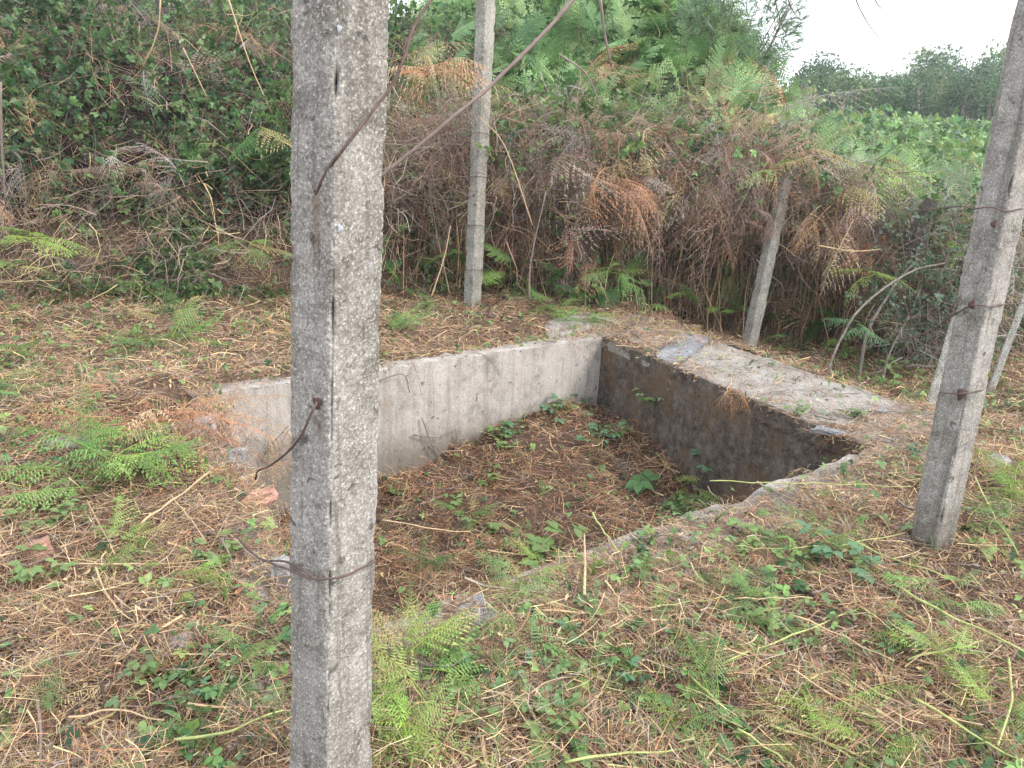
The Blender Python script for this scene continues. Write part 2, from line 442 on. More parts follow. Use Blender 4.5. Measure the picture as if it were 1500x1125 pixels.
def leaflet(b, base, d, up, L, Wd, fold=.18, droop=.15, R=random):
    d = d / np.linalg.norm(d); x = np.cross(d, up); x /= np.linalg.norm(x) + 1e-9; z = np.cross(x, d)
    rows = [(0, 0), (.22, .40), (.5, .5), (.78, .30), (1, 0)]; prev = None
    for tt, ww in rows:
        c = base + d * L * tt - z * droop * L * tt * tt
        if ww == 0: cur = (b.v(c),)
        else:
            e = x * Wd * ww * R.uniform(.9, 1.1)
            cur = (b.v(c - e + z * fold * Wd * ww), b.v(c), b.v(c + e + z * fold * Wd * ww))
        if prev is not None:
            if len(prev) == 1: b.t(prev[0], cur[1], cur[0]); b.t(prev[0], cur[2], cur[1])
            elif len(cur) == 1: b.t(prev[0], prev[1], cur[0]); b.t(prev[1], prev[2], cur[0])
            else: b.q(prev[0], prev[1], cur[1], cur[0]); b.q(prev[1], prev[2], cur[2], cur[1])
        prev = cur
def compound(b, base, d, up, L, R, n=3):
    """bramble leaf: petiole and three or five leaflets"""
    d = d / np.linalg.norm(d); x = np.cross(d, up); x /= np.linalg.norm(x) + 1e-9
    e = base + d * L * .35
    b.ribbon([base, e], .03 * L, 1.0)
    angs = [0, 65, -65] if n == 3 else [0, 48, -48, 105, -105]
    for a in angs:
        a = radians(a + R.uniform(-10, 10)); dd = d * cos(a) + x * sin(a) + up * R.uniform(-.2, .15)
        l = L * (.72 if a == 0 else .58) * R.uniform(.85, 1.1)
        leaflet(b, e + d * (.12 * L if abs(a) < .2 else 0), dd, up, l, l * .72, .2, R.uniform(.05, .4), R)
def p_leaf(seed, n=3):
    b = PB(); compound(b, np.zeros(3), np.array([0, 1., 0]), np.array([0, 0, 1.]), 1.0, random.Random(seed), n); return b.done()
def p_spray(seed, nl=9, L=1.0, leaf=.13, arch=.5):
    """arching bramble cane with compound leaves, unit length along +Y"""
    R = random.Random(seed); b = PB()
    def ax(s): return np.array([.06 * sin(4 * s + seed), s * L, -arch * s * s * L])
    b.tube([ax(i / 8) for i in range(9)], .007, .002, 3, 1.0)
    for i in range(nl):
        s = (i + .6) / nl; a = R.uniform(0, 2 * pi)
        d = np.array([cos(a), .5, .3 + .7 * sin(a)]); up = np.array([R.uniform(-.4, .4), R.uniform(-.5, .1), 1.0]); up /= np.linalg.norm(up)
        compound(b, ax(s), d, up, leaf * R.uniform(.7, 1.25), R, R.choice([3, 3, 5]))
    return b.done()
def p_seedling(seed, nst=4, leaf=.5):
    """low bramble seedling: short stems from one root with leaves on top; unit radius about .5"""
    R = random.Random(seed); b = PB()
    for k in range(nst):
        a = R.uniform(0, 2 * pi); l = R.uniform(.35, .9)
        tip = np.array([cos(a) * l * .7, sin(a) * l * .7, l * R.uniform(.5, .95)])
        mid = tip * .5 + np.array([0, 0, .12])
        b.tube([np.zeros(3), mid, tip], .016, .009, 3, 1.0)
        for j in range(R.choice([2, 3, 4])):
            s = 1 - .25 * j; p = tip * s; aa = a + R.uniform(-1.6, 1.6)
            d = np.array([cos(aa), sin(aa), R.uniform(-.15, .35)])
            compound(b, p, d, np.array([0, 0, 1.]), leaf * R.uniform(.65, 1.15), R, 3)
    return b.done()
def p_straw(seed, curved=.2, w=.02, seg=3):
    R = random.Random(seed); b = PB(); ph = R.uniform(0, 6)
    pts = [np.array([curved * sin(ph + 2.2 * i / seg), -0.5 + i / seg, curved * .6 * cos(ph * 1.7 + 2.5 * i / seg)]) for i in range(seg + 1)]
    b.ribbon(pts, w, 0.0, (R.uniform(-.6, .6), 0, 1)); return b.done()
def p_tangle(seed, n=16, w=.006):
    R = random.Random(seed); b = PB()
    for i in range(n):
        p = np.array([R.gauss(0, .22), R.gauss(0, .22), R.gauss(0, .22)]); d = np.array([R.gauss(0, 1), R.gauss(0, 1), R.gauss(0, .9) - .3]); d /= np.linalg.norm(d)
        pts = [p]
        for j in range(4):
            d = d + np.array([R.gauss(0, .28), R.gauss(0, .28), R.gauss(0, .28) - .12]); d /= np.linalg.norm(d)
            pts.append(pts[-1] + d * R.uniform(.08, .18))
        b.ribbon(pts, w * R.uniform(.6, 1.8), 0.0, (R.gauss(0, 1), R.gauss(0, 1), .5))
    return b.done()
def p_grass(seed, n=9):
    R = random.Random(seed); b = PB()
    for i in range(n):
        a = R.uniform(0, 2 * pi); l = R.uniform(.5, 1); lean = R.uniform(.15, .7)
        pts = [np.array([cos(a) * lean * s * s * l, sin(a) * lean * s * s * l, l * s * (1 - .25 * lean * s)]) for s in (0, .35, .7, 1)]
        b.ribbon(pts, .035, 0.0, (-sin(a) * .1 + cos(a), sin(a), .2))
    return b.done()

FR = [frond(i, 13, 8, W=.40 + .04 * (i % 3), arch=.2 + .12 * (i % 4)) for i in range(6)]              # green bracken
FRN = [frond(20 + i, 13, 9, W=.40, arch=.2 + .3 * i, stalk=.2, pw=.27, curl=.5, dead=.25) for i in range(4)]                 # finer, for near plants
FRD = [frond(40 + i, 13, 9, W=.36, arch=.4 + .25 * (i % 3), dead=.7, curl=1.1, pw=.20 + .03 * (i % 3)) for i in range(6)]       # dead bracken
LF = [p_leaf(i, 3 if i % 3 else 5) for i in range(5)]
SPR = [p_spray(i) for i in range(6)]
SEED = [p_seedling(i, 3 + i % 3) for i in range(6)]
ST = [p_straw(i, .05 + .08 * (i % 4), .02) for i in range(8)]
TG = [p_tangle(i) for i in range(6)]
GR = [p_grass(i) for i in range(4)]

G_DK = (.035, .075, .028); G_MD = (.075, .16, .05); G_LT = (.165, .28, .085); G_BR = (.25, .37, .09); G_YL = (.33, .42, .08)
B_RD = (.25, .145, .09); B_OR = (.38, .21, .115); B_TN = (.55, .42, .235); B_GY = (.31, .25, .205); B_DK = (.11, .075, .055); B_PK = (.34, .235, .155)

# ================================================================== GROUND
def graded(spec):
    out = []
    for a, b_, st in spec: out.append(np.arange(a, b_, st))
    return np.unique(np.concatenate(out).round(4))
xs = graded([(-150, -60, 15), (-60, -12, 3), (-12, -5, .3), (-5, 6, .05), (6, 14, .3), (14, 60, 3), (60, 151, 10)])
ys = graded([(-20, -4, 4), (-4, 0, .5), (0, 9.5, .05), (9.5, 16, .25), (16, 60, 1.5), (60, 140, 4), (140, 201, 10)])
gx, gy = np.meshgrid(xs, ys)
gz = terrain(gx, gy)
gz = np.where(on_slab(gx, gy, .03) | in_tank(gx, gy, .02), np.minimum(gz, -.12), gz)
nx, ny = len(xs), len(ys)
idx = np.arange(nx * ny).reshape(ny, nx)
Qd = np.stack([idx[:-1, :-1], idx[:-1, 1:], idx[1:, 1:], idx[1:, :-1]], -1).reshape(-1, 4)
cx = (gx[:-1, :-1] + gx[1:, 1:]).ravel() / 2; cy = (gy[:-1, :-1] + gy[1:, 1:]).ravel() / 2
Qd = Qd[~in_tank(cx, cy, .06)]
gb = Batch(); gap_shade = (sstep(.15, .8, gy - foot(gx) + .35 * sstep(-.5, 1.2, gx)) * (1 - sstep(9, 13, gy - foot(gx)))).ravel()  # mask of bank soil painted near black, as shade behind the plants
gb.raw(np.stack([gx, gy, gz], -1).reshape(-1, 3), Qd, [], np.repeat(gap_shade[:, None], 3, 1))
ground = gb.build('ground', M_SOIL); ground['kind'] = 'structure'
ground.data.polygons.foreach_set('use_smooth', [True] * len(ground.data.polygons))

# ================================================================== TANK
tank_o = np.array([*((A + B + C + D) / 4), -1.0])
tank = tag(empty('water_tank', tank_o), 'old empty sunken concrete water tank filled with dead bracken', 'water tank')
def rough_box(name, foot4, z0, z1, mat, parent, cuts=28, amp=.012, edge=.03, seed=0, tilt=None):
    """box on a four-corner footprint, subdivided, with worn and chipped upper edges"""
    f = [np.asarray(p, float) for p in foot4]
    bm = bmesh.new()
    lo = [bm.verts.new((p[0], p[1], z0)) for p in f]; hi = [bm.verts.new((p[0], p[1], z1)) for p in f]
    bm.faces.new(lo[::-1]); bm.faces.new(hi)
    for i in range(4): bm.faces.new((lo[i], lo[(i + 1) % 4], hi[(i + 1) % 4], hi[i]))
    bmesh.ops.recalc_face_normals(bm, faces=bm.faces)
    es = [e for e in bm.edges]
    for e in list(es):
        pass
    step = max((f[1] - f[0]).dot(f[1] - f[0]) ** .5, (f[2] - f[1]).dot(f[2] - f[1]) ** .5) / cuts
    long_e = {}
    # cut by planes for an even grid
    geom = lambda: bm.verts[:] + bm.edges[:] + bm.faces[:]
    ax1 = Vector((*(f[1] - f[0]), 0)); ax2 = Vector((*(f[3] - f[0]), 0))
    for ax in (ax1, ax2):
        L = ax.length; n_ = max(1, int(L / step)); n2 = Vector((ax.x, ax.y, 0)).normalized()
        other = ax2 if ax is ax1 else ax1
        nn = Vector((-other.y, other.x, 0)).normalized()
        if nn.dot(ax) < 0: nn = -nn
        o0 = Vector((*f[0], 0))
        for i in range(1, n_): bmesh.ops.bisect_plane(bm, geom=geom(), plane_co=o0 + ax * (i / n_), plane_no=nn)
    nz_ = max(2, int((z1 - z0) / step))
    for i in range(1, nz_): bmesh.ops.bisect_plane(bm, geom=geom(), plane_co=(0, 0, z0 + (z1 - z0) * i / nz_), plane_no=(0, 0, 1))
    cen = Vector((*((f[0] + f[1] + f[2] + f[3]) / 4), (z0 + z1) / 2))
    for vv in bm.verts:
        p = vv.co.copy(); q = p * 3 + Vector((seed * 7.1, 0, 0))
        dv = mnoise.noise_vector(q) * amp + mnoise.noise_vector(q * 5) * amp * .4
        if p.z > z1 - .001:
            ne = sum(1 for fc in vv.link_faces if fc.normal.z < .5)
            if ne:
                h = mnoise.noise(q * 2.2) * .6 + mnoise.noise(q * 7) * .5
                k = max(0, h + .12) * edge
                dv.z -= k * 1.3; dirc = Vector((cen.x - p.x, cen.y - p.y, 0)).normalized(); dv += dirc * k
        vv.co = p + dv
    V = np.array([vv.co[:] for vv in bm.verts]); bm.verts.index_update()
    F = [[vv.index for vv in fc.verts] for fc in bm.faces]; bm.free()
    return mesh_obj(name, V, F, mat, parent, smooth=False, origin=[*((f[0] + f[2]) / 2), z0])
nB = np.array([-u[1], u[0]])      # outwards from the back wall
nR = np.array([-v[1], v[0]]);  nR = nR if nR @ u > 0 else -nR
WB = .17
# back wall
weather(M_WALLB, [], .60, .2)
w_ = rough_box('wall', [A - u * .16, B + u * .03, B + u * .03 + nB * WB, A - u * .16 + nB * WB], -1.2, .0, M_WALLB, tank, 46, .006, .035, 1)
w_['label'] = 'pale streaked long back wall'
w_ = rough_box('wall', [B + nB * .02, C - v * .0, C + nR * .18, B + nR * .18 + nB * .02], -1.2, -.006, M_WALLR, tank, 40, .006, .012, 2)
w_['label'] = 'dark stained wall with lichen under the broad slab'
rough_box('wall', [D - u * .3, C + u * .9, C + u * .9 + v * .36, D - u * .3 + v * .36], -1.2, .003, M_SLAB, tank, 44, .01, .05, 3)
rough_box('wall', [A + v * .003, D - v * .003, D - v * .003 - u * .18, A + v * .003 - u * .18], -1.2, -.03, M_SLAB, tank, 34, .016, .10, 4)
# broad capping slabs to the right of the tank: far buried one, slate-grey plate, long one
def sl(s0, s1, w0=0.0, w1=SLABW): return [B + v * s0 + nR * w0, B + v * s1 + nR * w0, B + v * s1 + nR * w1, B + v * s0 + nR * w1]
c_ = rough_box('capping_slab', sl(-.75, .66), -.10, -.02, M_SLAB, tank, 26, .012, .04, 5); c_['label'] = 'far capping slab buried in brown litter'
cr0 = PZ(962, 540)[:2]; cr1 = PZ(1042, 497)[:2]
s0_ = float((cr0 - B) @ v)
c_ = rough_box('capping_slab', [B + v * (s0_ - .26) + nR * .03, B + v * (s0_ - .012) + nR * .015, cr1 - v * .006, cr1 - v * .42], -.072, .008, M_PLATE, tank, 18, .004, .012, 6); c_['label'] = 'smooth slate grey plate at the crack'
c_ = rough_box('capping_slab', [B + v * s0_ + nR * .02, C + nR * .02, C + nR * .97 - v * .02, cr1 + v * .012], -.076, -.002, M_SLAB, tank, 44, .007, .02, 7); c_['label'] = 'long weathered capping slab with rusty litter on it'
rough_box('capping_slab', [B - u * .50 + nB * .12, B + u * .50 + nB * .32, B + u * .5 + nB * .85, B - u * .2 + nB * .58], -.12, .025, M_SLAB, tank, 16, .012, .05, 8)['label'] = 'small rough slab behind the far corner'
# fill
fx = np.linspace(-2.2, 2.3, 95); fy = np.linspace(1.8, 6.9, 105); X, Y = np.meshgrid(fx, fy)
Z = tank_floor(X, Y); ii = np.arange(X.size).reshape(X.shape)
Qf = np.stack([ii[:-1, :-1], ii[:-1, 1:], ii[1:, 1:], ii[1:, :-1]], -1).reshape(-1, 4)
cxx = (X[:-1, :-1] + X[1:, 1:]).ravel() / 2; cyy = (Y[:-1, :-1] + Y[1:, 1:]).ravel() / 2
Qf = Qf[in_tank(cxx, cyy, .05)]
fb = Batch(); fb.raw(np.stack([X, Y, Z], -1).reshape(-1, 3), Qf, [], np.full((X.size, 3), .35))
fb.build('floor', M_SOIL, tank, [*tank_o[:2], -.9])['label'] = 'dark soil filling the tank'

# ================================================================== POSTS
M_DKW = mat_plain('dark_wood', (.11, .095, .085), .9, 0, .45, 25)
def post(name, base, top, s0, s1, ang, mat, n_side=14, step=.012, chip=.012, seed=0, parent=None, bump=.0015, kinks=()):
    base = np.asarray(base, float); top = np.asarray(top, float); ax = top - base; L = np.linalg.norm(ax); ax /= L
    x = np.array([cos(ang), sin(ang), 0.]); x -= ax * (x @ ax); x /= np.linalg.norm(x); y = np.cross(ax, x)
    nr = int(L / step) + 1; per = []
    for k in range(4):
        for j in range(n_side):
            t = -1 + 2 * j / n_side
            per.append([(t, -1), (1, t), (-t, 1), (-1, -t)][k])
    per = np.array(per); npn = len(per); corner = np.minimum(abs(per[:, 0]), abs(per[:, 1])) ** 12
    # take the arris off a little
    V = np.zeros((nr + 1, npn, 3))
    for i in range(nr + 1):
        f = i / nr; h = (s0 + (s1 - s0) * f) / 2
        p = base + ax * L * f
        for j in range(npn):
            a, b_ = per[j]; c = corner[j]
            q = Vector((p[0] * 1 + a * h * 1.0 + seed, p[1] + b_ * h, p[2]))
            big = mnoise.noise(q * 9) + .6 * mnoise.noise(q * 23)
            r = 1 - .045 * c - max(0, big - .05) * chip / h * (c * 1.6 + .08) - bump / h * mnoise.noise(q * 190) * 1.3 - bump * .8 / h * mnoise.noise(q * 60)
            r -= .004 * mnoise.noise(q * 3) / h
            for (kf, kj, dep, wid) in kinks:      # broken pieces out of one arris
                dc = ((a - [1, 1, -1, -1][kj]) ** 2 + (b_ - [-1, 1, 1, -1][kj]) ** 2) ** .5
                r -= dep / h * math.exp(-((f - kf) / wid) ** 4) * max(0, 1 - dc * 1.1)
            V[i, j] = p + x * a * h * r + y * b_ * h * r
    F = []
    for i in range(nr):
        for j in range(npn):
            k = (j + 1) % npn; F.append((i * npn + j, i * npn + k, (i + 1) * npn + k, (i + 1) * npn + j))
    F.append(tuple(range(nr * npn, nr * npn + npn))); F.append(tuple(range(npn - 1, -1, -1)))
    return mesh_obj(name, V.reshape(-1, 3), F, mat, parent, smooth=False, origin=base)
def line_at(p0, p1, z):
    t = (z - p0[2]) / (p1[2] - p0[2]); return p0 + (p1 - p0) * t
np0 = PY(484, 1125, 1.45); np1 = PY(499, 0, 1.50)
near_post = post('concrete_post', line_at(np0, np1, -.25), line_at(np0, np1, 2.25), .142, .120, radians(53), M_POST, 26, .0065, .012, 3,
                 kinks=((.885, 3, .008, .02), (.82, 3, .010, .04), (.36, 3, .006, .03)))
tag(near_post, 'thick grey concrete post nearest the camera with pebbly chipped edges', 'post', 'concrete fence posts')
weather(M_POST, [(PY(465, 594, 1.40) - np.array(near_post.location), .16, .012), (PY(466, 290, 1.43) - np.array(near_post.location), .22, .016), (PY(462, 850, 1.38) - np.array(near_post.location), .14, .02)], .30)
M_POST2 = mat_concrete('leaning_post_concrete', (.30, .285, .26), (.15, .14, .12), (.40, .385, .35), stain_lo=.40, bump=.4, streak=.6, lich=.35, speck=.5)
rp0 = PY(1363, 800, 2.99); rp1 = PY(1478, 240, 3.02)
right_post = post('concrete_post', line_at(rp0, rp1, -.3), line_at(rp0, rp1, 2.35), .124, .122, radians(27), M_POST2, 14, .012, .010, 9, kinks=((.35, 3, .012, .025),))
weather(M_POST2, [(PY(1424, 448, 2.93) - np.array(right_post.location), .14, .015), (PY(1408, 580, 2.925) - np.array(right_post.location), .22, .02)], .42)
tag(right_post, 'leaning concrete post beside the near right corner of the tank', 'post', 'concrete fence posts')
mp0 = PZ(692, 447); mp1 = PY(712, 0, 7.62)
mid_post = post('concrete_post', line_at(mp0, mp1, -.2), line_at(mp0, mp1, 3.2), .125, .130, radians(48), M_POSTF, 8, .03, .008, 5)
tag(mid_post, 'tall concrete post behind the long back wall of the tank', 'post', 'concrete fence posts')
lp0 = PZ(1096, 512, -.3); lp1 = PY(1150, 262, 7.55)
lean_post = post('concrete_post', line_at(lp0, lp1, -.5), lp1, .115, .105, radians(23), M_POSTF, 8, .03, .008, 6)
tag(lean_post, 'leaning concrete post propped in front of the dead bracken curtain', 'post', 'concrete fence posts')
dp1 = PY(1366, 290, 7.12); dp0 = PY(1318, 395, 7.35)
dark_post = post('wooden_post', line_at(dp0, dp1, -.3), dp1, .10, .09, radians(20), M_DKW, 6, .03, .01, 7)
tag(dark_post, 'dark weathered post stump poking out of the green ferns', 'post')
q0 = PY(1377, 545, 5.2); q1 = PY(1402, 462, 5.3)
tag(post('thin_post', line_at(q0, q1, -.3), q1, .06, .055, radians(60), M_POSTF, 5, .03, .006, 8), 'short pale thin post just left of the leaning right post', 'post')
q0 = PY(1479, 497, 6.3); q1 = PY(1506, 425, 6.4)
tag(post('thin_post', line_at(q0, q1, -.3), line_at(q0, q1, 1.0), .055, .05, radians(60), M_POSTF, 5, .03, .006, 10), 'pale slanting thin post at the right edge of the photo', 'post')

# ================================================================== WIRES, CANES, STICKS
def tube_obj(name, pts, r0, r1, mat, sides=6, parent=None, wob=0.0, sub=4, seed=0):
    pts = [np.asarray(p, float) for p in pts]
    # Catmull-Rom resample
    P_ = [2 * pts[0] - pts[1]] + pts + [2 * pts[-1] - pts[-2]]; out = []
    for i in range(1, len(P_) - 2):
        for k in range(sub):
            t = k / sub; a, b_, c, d = P_[i - 1:i + 3]
            out.append(.5 * ((2 * b_) + (-a + c) * t + (2 * a - 5 * b_ + 4 * c - d) * t * t + (-a + 3 * b_ - 3 * c + d) * t ** 3))
    out.append(P_[-2]); R = random.Random(seed)
    V = []; F = []; n = len(out)
    for i, p in enumerate(out):
        d = out[min(i + 1, n - 1)] - out[max(i - 1, 0)]; d /= np.linalg.norm(d) + 1e-9
        a = np.cross(d, [.11, .23, 1]); a /= np.linalg.norm(a) + 1e-9; b_ = np.cross(d, a)
        r = (r0 + (r1 - r0) * i / (n - 1)) * (1 + wob * R.uniform(-1, 1))
        p = p + (a * R.uniform(-1, 1) + b_ * R.uniform(-1, 1)) * r * wob * 1.5
        for j in range(sides): V.append(p + r * (cos(2 * pi * j / sides) * a + sin(2 * pi * j / sides) * b_))
    for i in range(n - 1):
        for j in range(sides):
            k = (j + 1) % sides; F.append((i * sides + j, i * sides + k, (i + 1) * sides + k, (i + 1) * sides + j))
    F.append(tuple(range(sides))[::-1]); F.append(tuple(range((n - 1) * sides, n * sides)))
    return mesh_obj(name, np.array(V), F, mat, parent, smooth=True, origin=pts[0])
def on_post(px, py, Y): return PY(px, py, Y)
# the visible faces of the near post lie about 8 cm in front of its axis
YF = 1.385
w1 = tube_obj('fence_wire', [PY(345, 785, 1.75), PY(372, 812, 1.58), PY(400, 826, 1.47), PY(425, 835, 1.42), PY(458, 848, 1.375), PY(500, 845, 1.36), PY(530, 832, 1.405), PY(549, 822, 1.445), PY(545, 820, 1.55)], .0026, .0026, M_RUST, 8, wob=.08)
tag(w1, 'rusty wire looped low round the nearest post', 'wire', 'rusty wires on the posts')
w1b = tube_obj('strand', [PY(385, 822, 1.60), PY(415, 822, 1.50), PY(435, 830, 1.412), PY(462, 848, 1.372)], .0024, .0024, M_RUST, 6, parent=w1)
w1b.location = Vector(tuple(PY(385, 822, 1.60))) - w1.location
w2 = tube_obj('fence_wire', [PY(462, 588, 1.42), PY(463, 592, 1.392), PY(455, 608, 1.385), PY(440, 640, 1.40), PY(418, 665, 1.46), PY(395, 682, 1.53), PY(378, 690, 1.60), PY(374, 702, 1.66)], .0028, .0022, M_RUST, 8, wob=.08)
tag(w2, 'short rusty wire curling left from a hole at mid height in the nearest post', 'wire', 'rusty wires on the posts')
w3 = tube_obj('fence_wire', [PY(464, 300, 1.45), PY(465, 280, 1.428), PY(480, 250, 1.415), PY(500, 222, 1.395), PY(540, 170, 1.425), PY(569, 132, 1.455), PY(590, 90, 1.47), PY(606, 40, 1.5), PY(640, -10, 1.55), PY(700, -60, 1.6)], .0031, .0026, M_RUST, 8, wob=.12)
tag(w3, 'rusty rod slanting up across the top of the nearest post', 'wire', 'rusty wires on the posts')
w4 = tube_obj('bare_vine', [PY(540, 268, 1.62), PY(568, 250, 1.64), PY(620, 208, 1.66), PY(680, 158, 1.68), PY(712, 132, 1.7), PY(760, 85, 1.72), PY(800, 45, 1.74), PY(843, -5, 1.76), PY(900, -70, 1.8)], .0034, .0044, M_CANE, 8, wob=.08)
tag(w4, 'long bare dark cane slanting up from behind the nearest post', 'vine')
w5 = tube_obj('fence_wire', [PY(1330, 310, 4.2), PY(1370, 306, 3.6), PY(1408, 302, 3.06), PY(1425, 306, 2.93), PY(1450, 303, 2.905), PY(1475, 309, 2.93), PY(1502, 305, 3.0), PY(1560, 300, 3.3)], .0028, .0026, M_RUST, 6, wob=.08)
tag(w5, 'upper rusty wire tied round the leaning right post', 'wire', 'rusty wires on the posts')
w6 = tube_obj('fence_wire', [PY(1240, 478, 5.6), PY(1290, 498, 4.6), PY(1350, 490, 3.7), PY(1393, 464, 3.08), PY(1424, 447, 2.915), PY(1450, 450, 2.91), PY(1471, 446, 2.98), PY(1540, 440, 3.3)], .0028, .0026, M_RUST, 6, wob=.08)
tag(w6, 'sagging rusty wire through the middle of the leaning right post', 'wire', 'rusty wires on the posts')
w7 = tube_obj('fence_wire', [PY(1376, 575, 2.99), PY(1395, 577, 2.925), PY(1412, 576, 2.90), PY(1438, 572, 2.955), PY(1444, 570, 3.05)], .0028, .0026, M_RUST, 6, wob=.08)
tag(w7, 'lowest short rusty wire on the leaning right post', 'wire', 'rusty wires on the posts')
M_PALE = mat_plain('pale_spot', (.36, .39, .42), .9, 0, .2, 80)
def stain(px, py, Y, r, parent, mat=None, name='rust_knot'):
    p = PY(px, py, Y); V = []; F = []
    for i in range(5):
        for j in range(10):
            a = 2 * pi * j / 10; e = pi / 2 * i / 4.0
            rr = r * cos(e) * (1 + .25 * sin(3 * a + px)); V.append(p + np.array([cos(a) * rr, -sin(e) * r * .35, sin(a) * rr * 1.4]))
    for i in range(4):
        for j in range(10): k = (j + 1) % 10; F.append((i * 10 + j, i * 10 + k, i * 10 + 10 + k, i * 10 + 10 + j))
    return mesh_obj(name, np.array(V), F, mat or M_HOLE, parent, smooth=True, origin=p)
stain(465, 590, 1.402, .009, near_post); stain(466, 286, 1.432, .008, near_post)
stain(498, 335, 1.405, .0055, near_post, M_PALE, 'paint_spot'); stain(497, 42, 1.425, .0045, near_post, M_PALE, 'paint_spot')
stain(1424, 446, 2.93, .014, right_post); stain(1408, 577, 2.925, .018, right_post); stain(1456, 328, 2.925, .011, right_post)
for (px0, py0, px1, py1, Y0, Y1) in ((660, 450, 700, 455, 7.9, 7.56), ):
    pass
for yy in (195, 258, 328, 392):
    p = np.array(line_at(mp0, mp1, PY(700, yy, 7.6)[2])); 
    ring = [p + np.array([cos(a) * .10, sin(a) * .10, .004 * sin(3 * a)]) for a in np.linspace(0, 2 * pi, 13)]
    tag(tube_obj('fence_wire', ring, .0035, .0035, M_RUST, 5), {195: 'highest', 258: 'second highest', 328: 'third highest', 392: 'lowest'}[yy] + ' wire tie ringing the tall post behind the tank', 'wire', 'wire ties on the tall post')

M_YST = mat_plain('cut_green_stalk', (.34, .38, .13), .6, 0, .35, 25)
M_TST = mat_plain('dry_tan_stalk', (.46, .33, .19), .75, 0, .3, 40)
M_GST = mat_plain('grey_brown_stick', (.22, .17, .145), .85, 0, .35, 30)
def lie(points, r, mat, name, label, group, z=.045, rise=0.0, cat='stalk', seed=0):
    pts = []
    for i, (px, py) in enumerate(points):
        p = PZ(px, py, z); zz = float(surf(p[0], p[1])) + z
        if in_tank(p[0], p[1]): zz = z
        p = PZ(px, py, zz); pts.append(p)
    pts2 = []
    for i in range(len(pts) - 1):
        for k in range(3):
            t = k / 3; q = pts[i] + (pts[i + 1] - pts[i]) * t
            pts2.append(q + np.array([0, 0, .006 * sin(i * 3 + k * 2 + seed)]))
    pts2.append(pts[-1])
    o = tube_obj(name, pts2, r, r * .55, mat, 6, wob=.08, sub=2, seed=seed)
    return tag(o, label, cat, group)
GY = 'cut green bracken stalks on the litter'; GT = 'dry tan bracken stalks on the litter'; GS = 'bare sticks on the litter'
stalks = [
 ([(1058, 972), (1160, 930), (1258, 892)], .0042, 'cut yellow green stalk pointing at the foot of the leaning right post'),
 ([(1000, 980), (1035, 1010), (1068, 1048)], .0045, 'short thick yellow green stalk in the middle of the lower right'),
 ([(1318, 862), (1400, 905), (1502, 955)], .0055, 'long thick yellow green stalk running out at the right edge'),
 ([(1128, 1062), (1200, 1085), (1315, 1130)], .0055, 'thick yellow green stalk leaving the photo at the bottom right'),
 ([(1150, 1060), (1210, 1090), (1290, 1132)], .004, 'thinner green stalk lying along the thick one at the bottom right'),
 ([(1478, 962), (1482, 1030), (1462, 1092)], .0045, 'upright looking bent green stalk near the right bottom corner'),
 ([(1316, 1032), (1322, 1080), (1335, 1130)], .0045, 'pale bent green stalk at the bottom, left of the corner stalk'),
 ([(1240, 790), (1310, 818), (1385, 845)], .0042, 'green stalk lying against the foot of the leaning right post'),
 ([(1428, 700), (1460, 760), (1492, 812)], .0038, 'green stalk right of the leaning right post'),
 ([(580, 950), (608, 1008), (642, 1062)], .0042, 'bright green stalk just right of the nearest post foot'),
 ([(600, 1130), (610, 1085), (628, 1045)], .0042, 'short green stalk at the bottom edge right of the nearest post'),
 ([(828, 1114), (920, 1105), (1005, 1096)], .0044, 'straight green stalk near the middle of the bottom edge'),
 ([(945, 892), (1010, 882), (1075, 872)], .0032, 'thin green stalk between the tank rim and the lower litter'),
 ([(1040, 705), (1130, 706), (1230, 710), (1335, 712)], .0034, 'long thin yellow stem lying across the near right tank rim'),
 ([(255, 1086), (340, 1068), (418, 1040)], .0045, 'yellow green stalk running to the nearest post from the left'),
 ([(868, 752), (886, 780), (906, 808)], .0042, 'short yellow stalk on the tank rim'),
 ([(1325, 780), (1230, 800), (1120, 803), (1075, 800)], .0028, 'thin yellow stem through the fern at the near tank rim'),
 ([(1340, 1020), (1420, 1075), (1500, 1115)], .0045, 'slanting green stalk in the right bottom corner'),
 ([(1330, 965), (1400, 950), (1440, 938)], .0042, 'pale green stalk joining the long thick one at the right'),
 ([(1080, 1068), (1140, 1105), (1165, 1128)], .0035, 'pale stalk beside the big fern at the bottom right'),
]
for i, (pts, r, lab) in enumerate(stalks): lie(pts, r, M_YST, 'cut_stalk', lab, GY, .05 + .01 * (i % 3), seed=i)
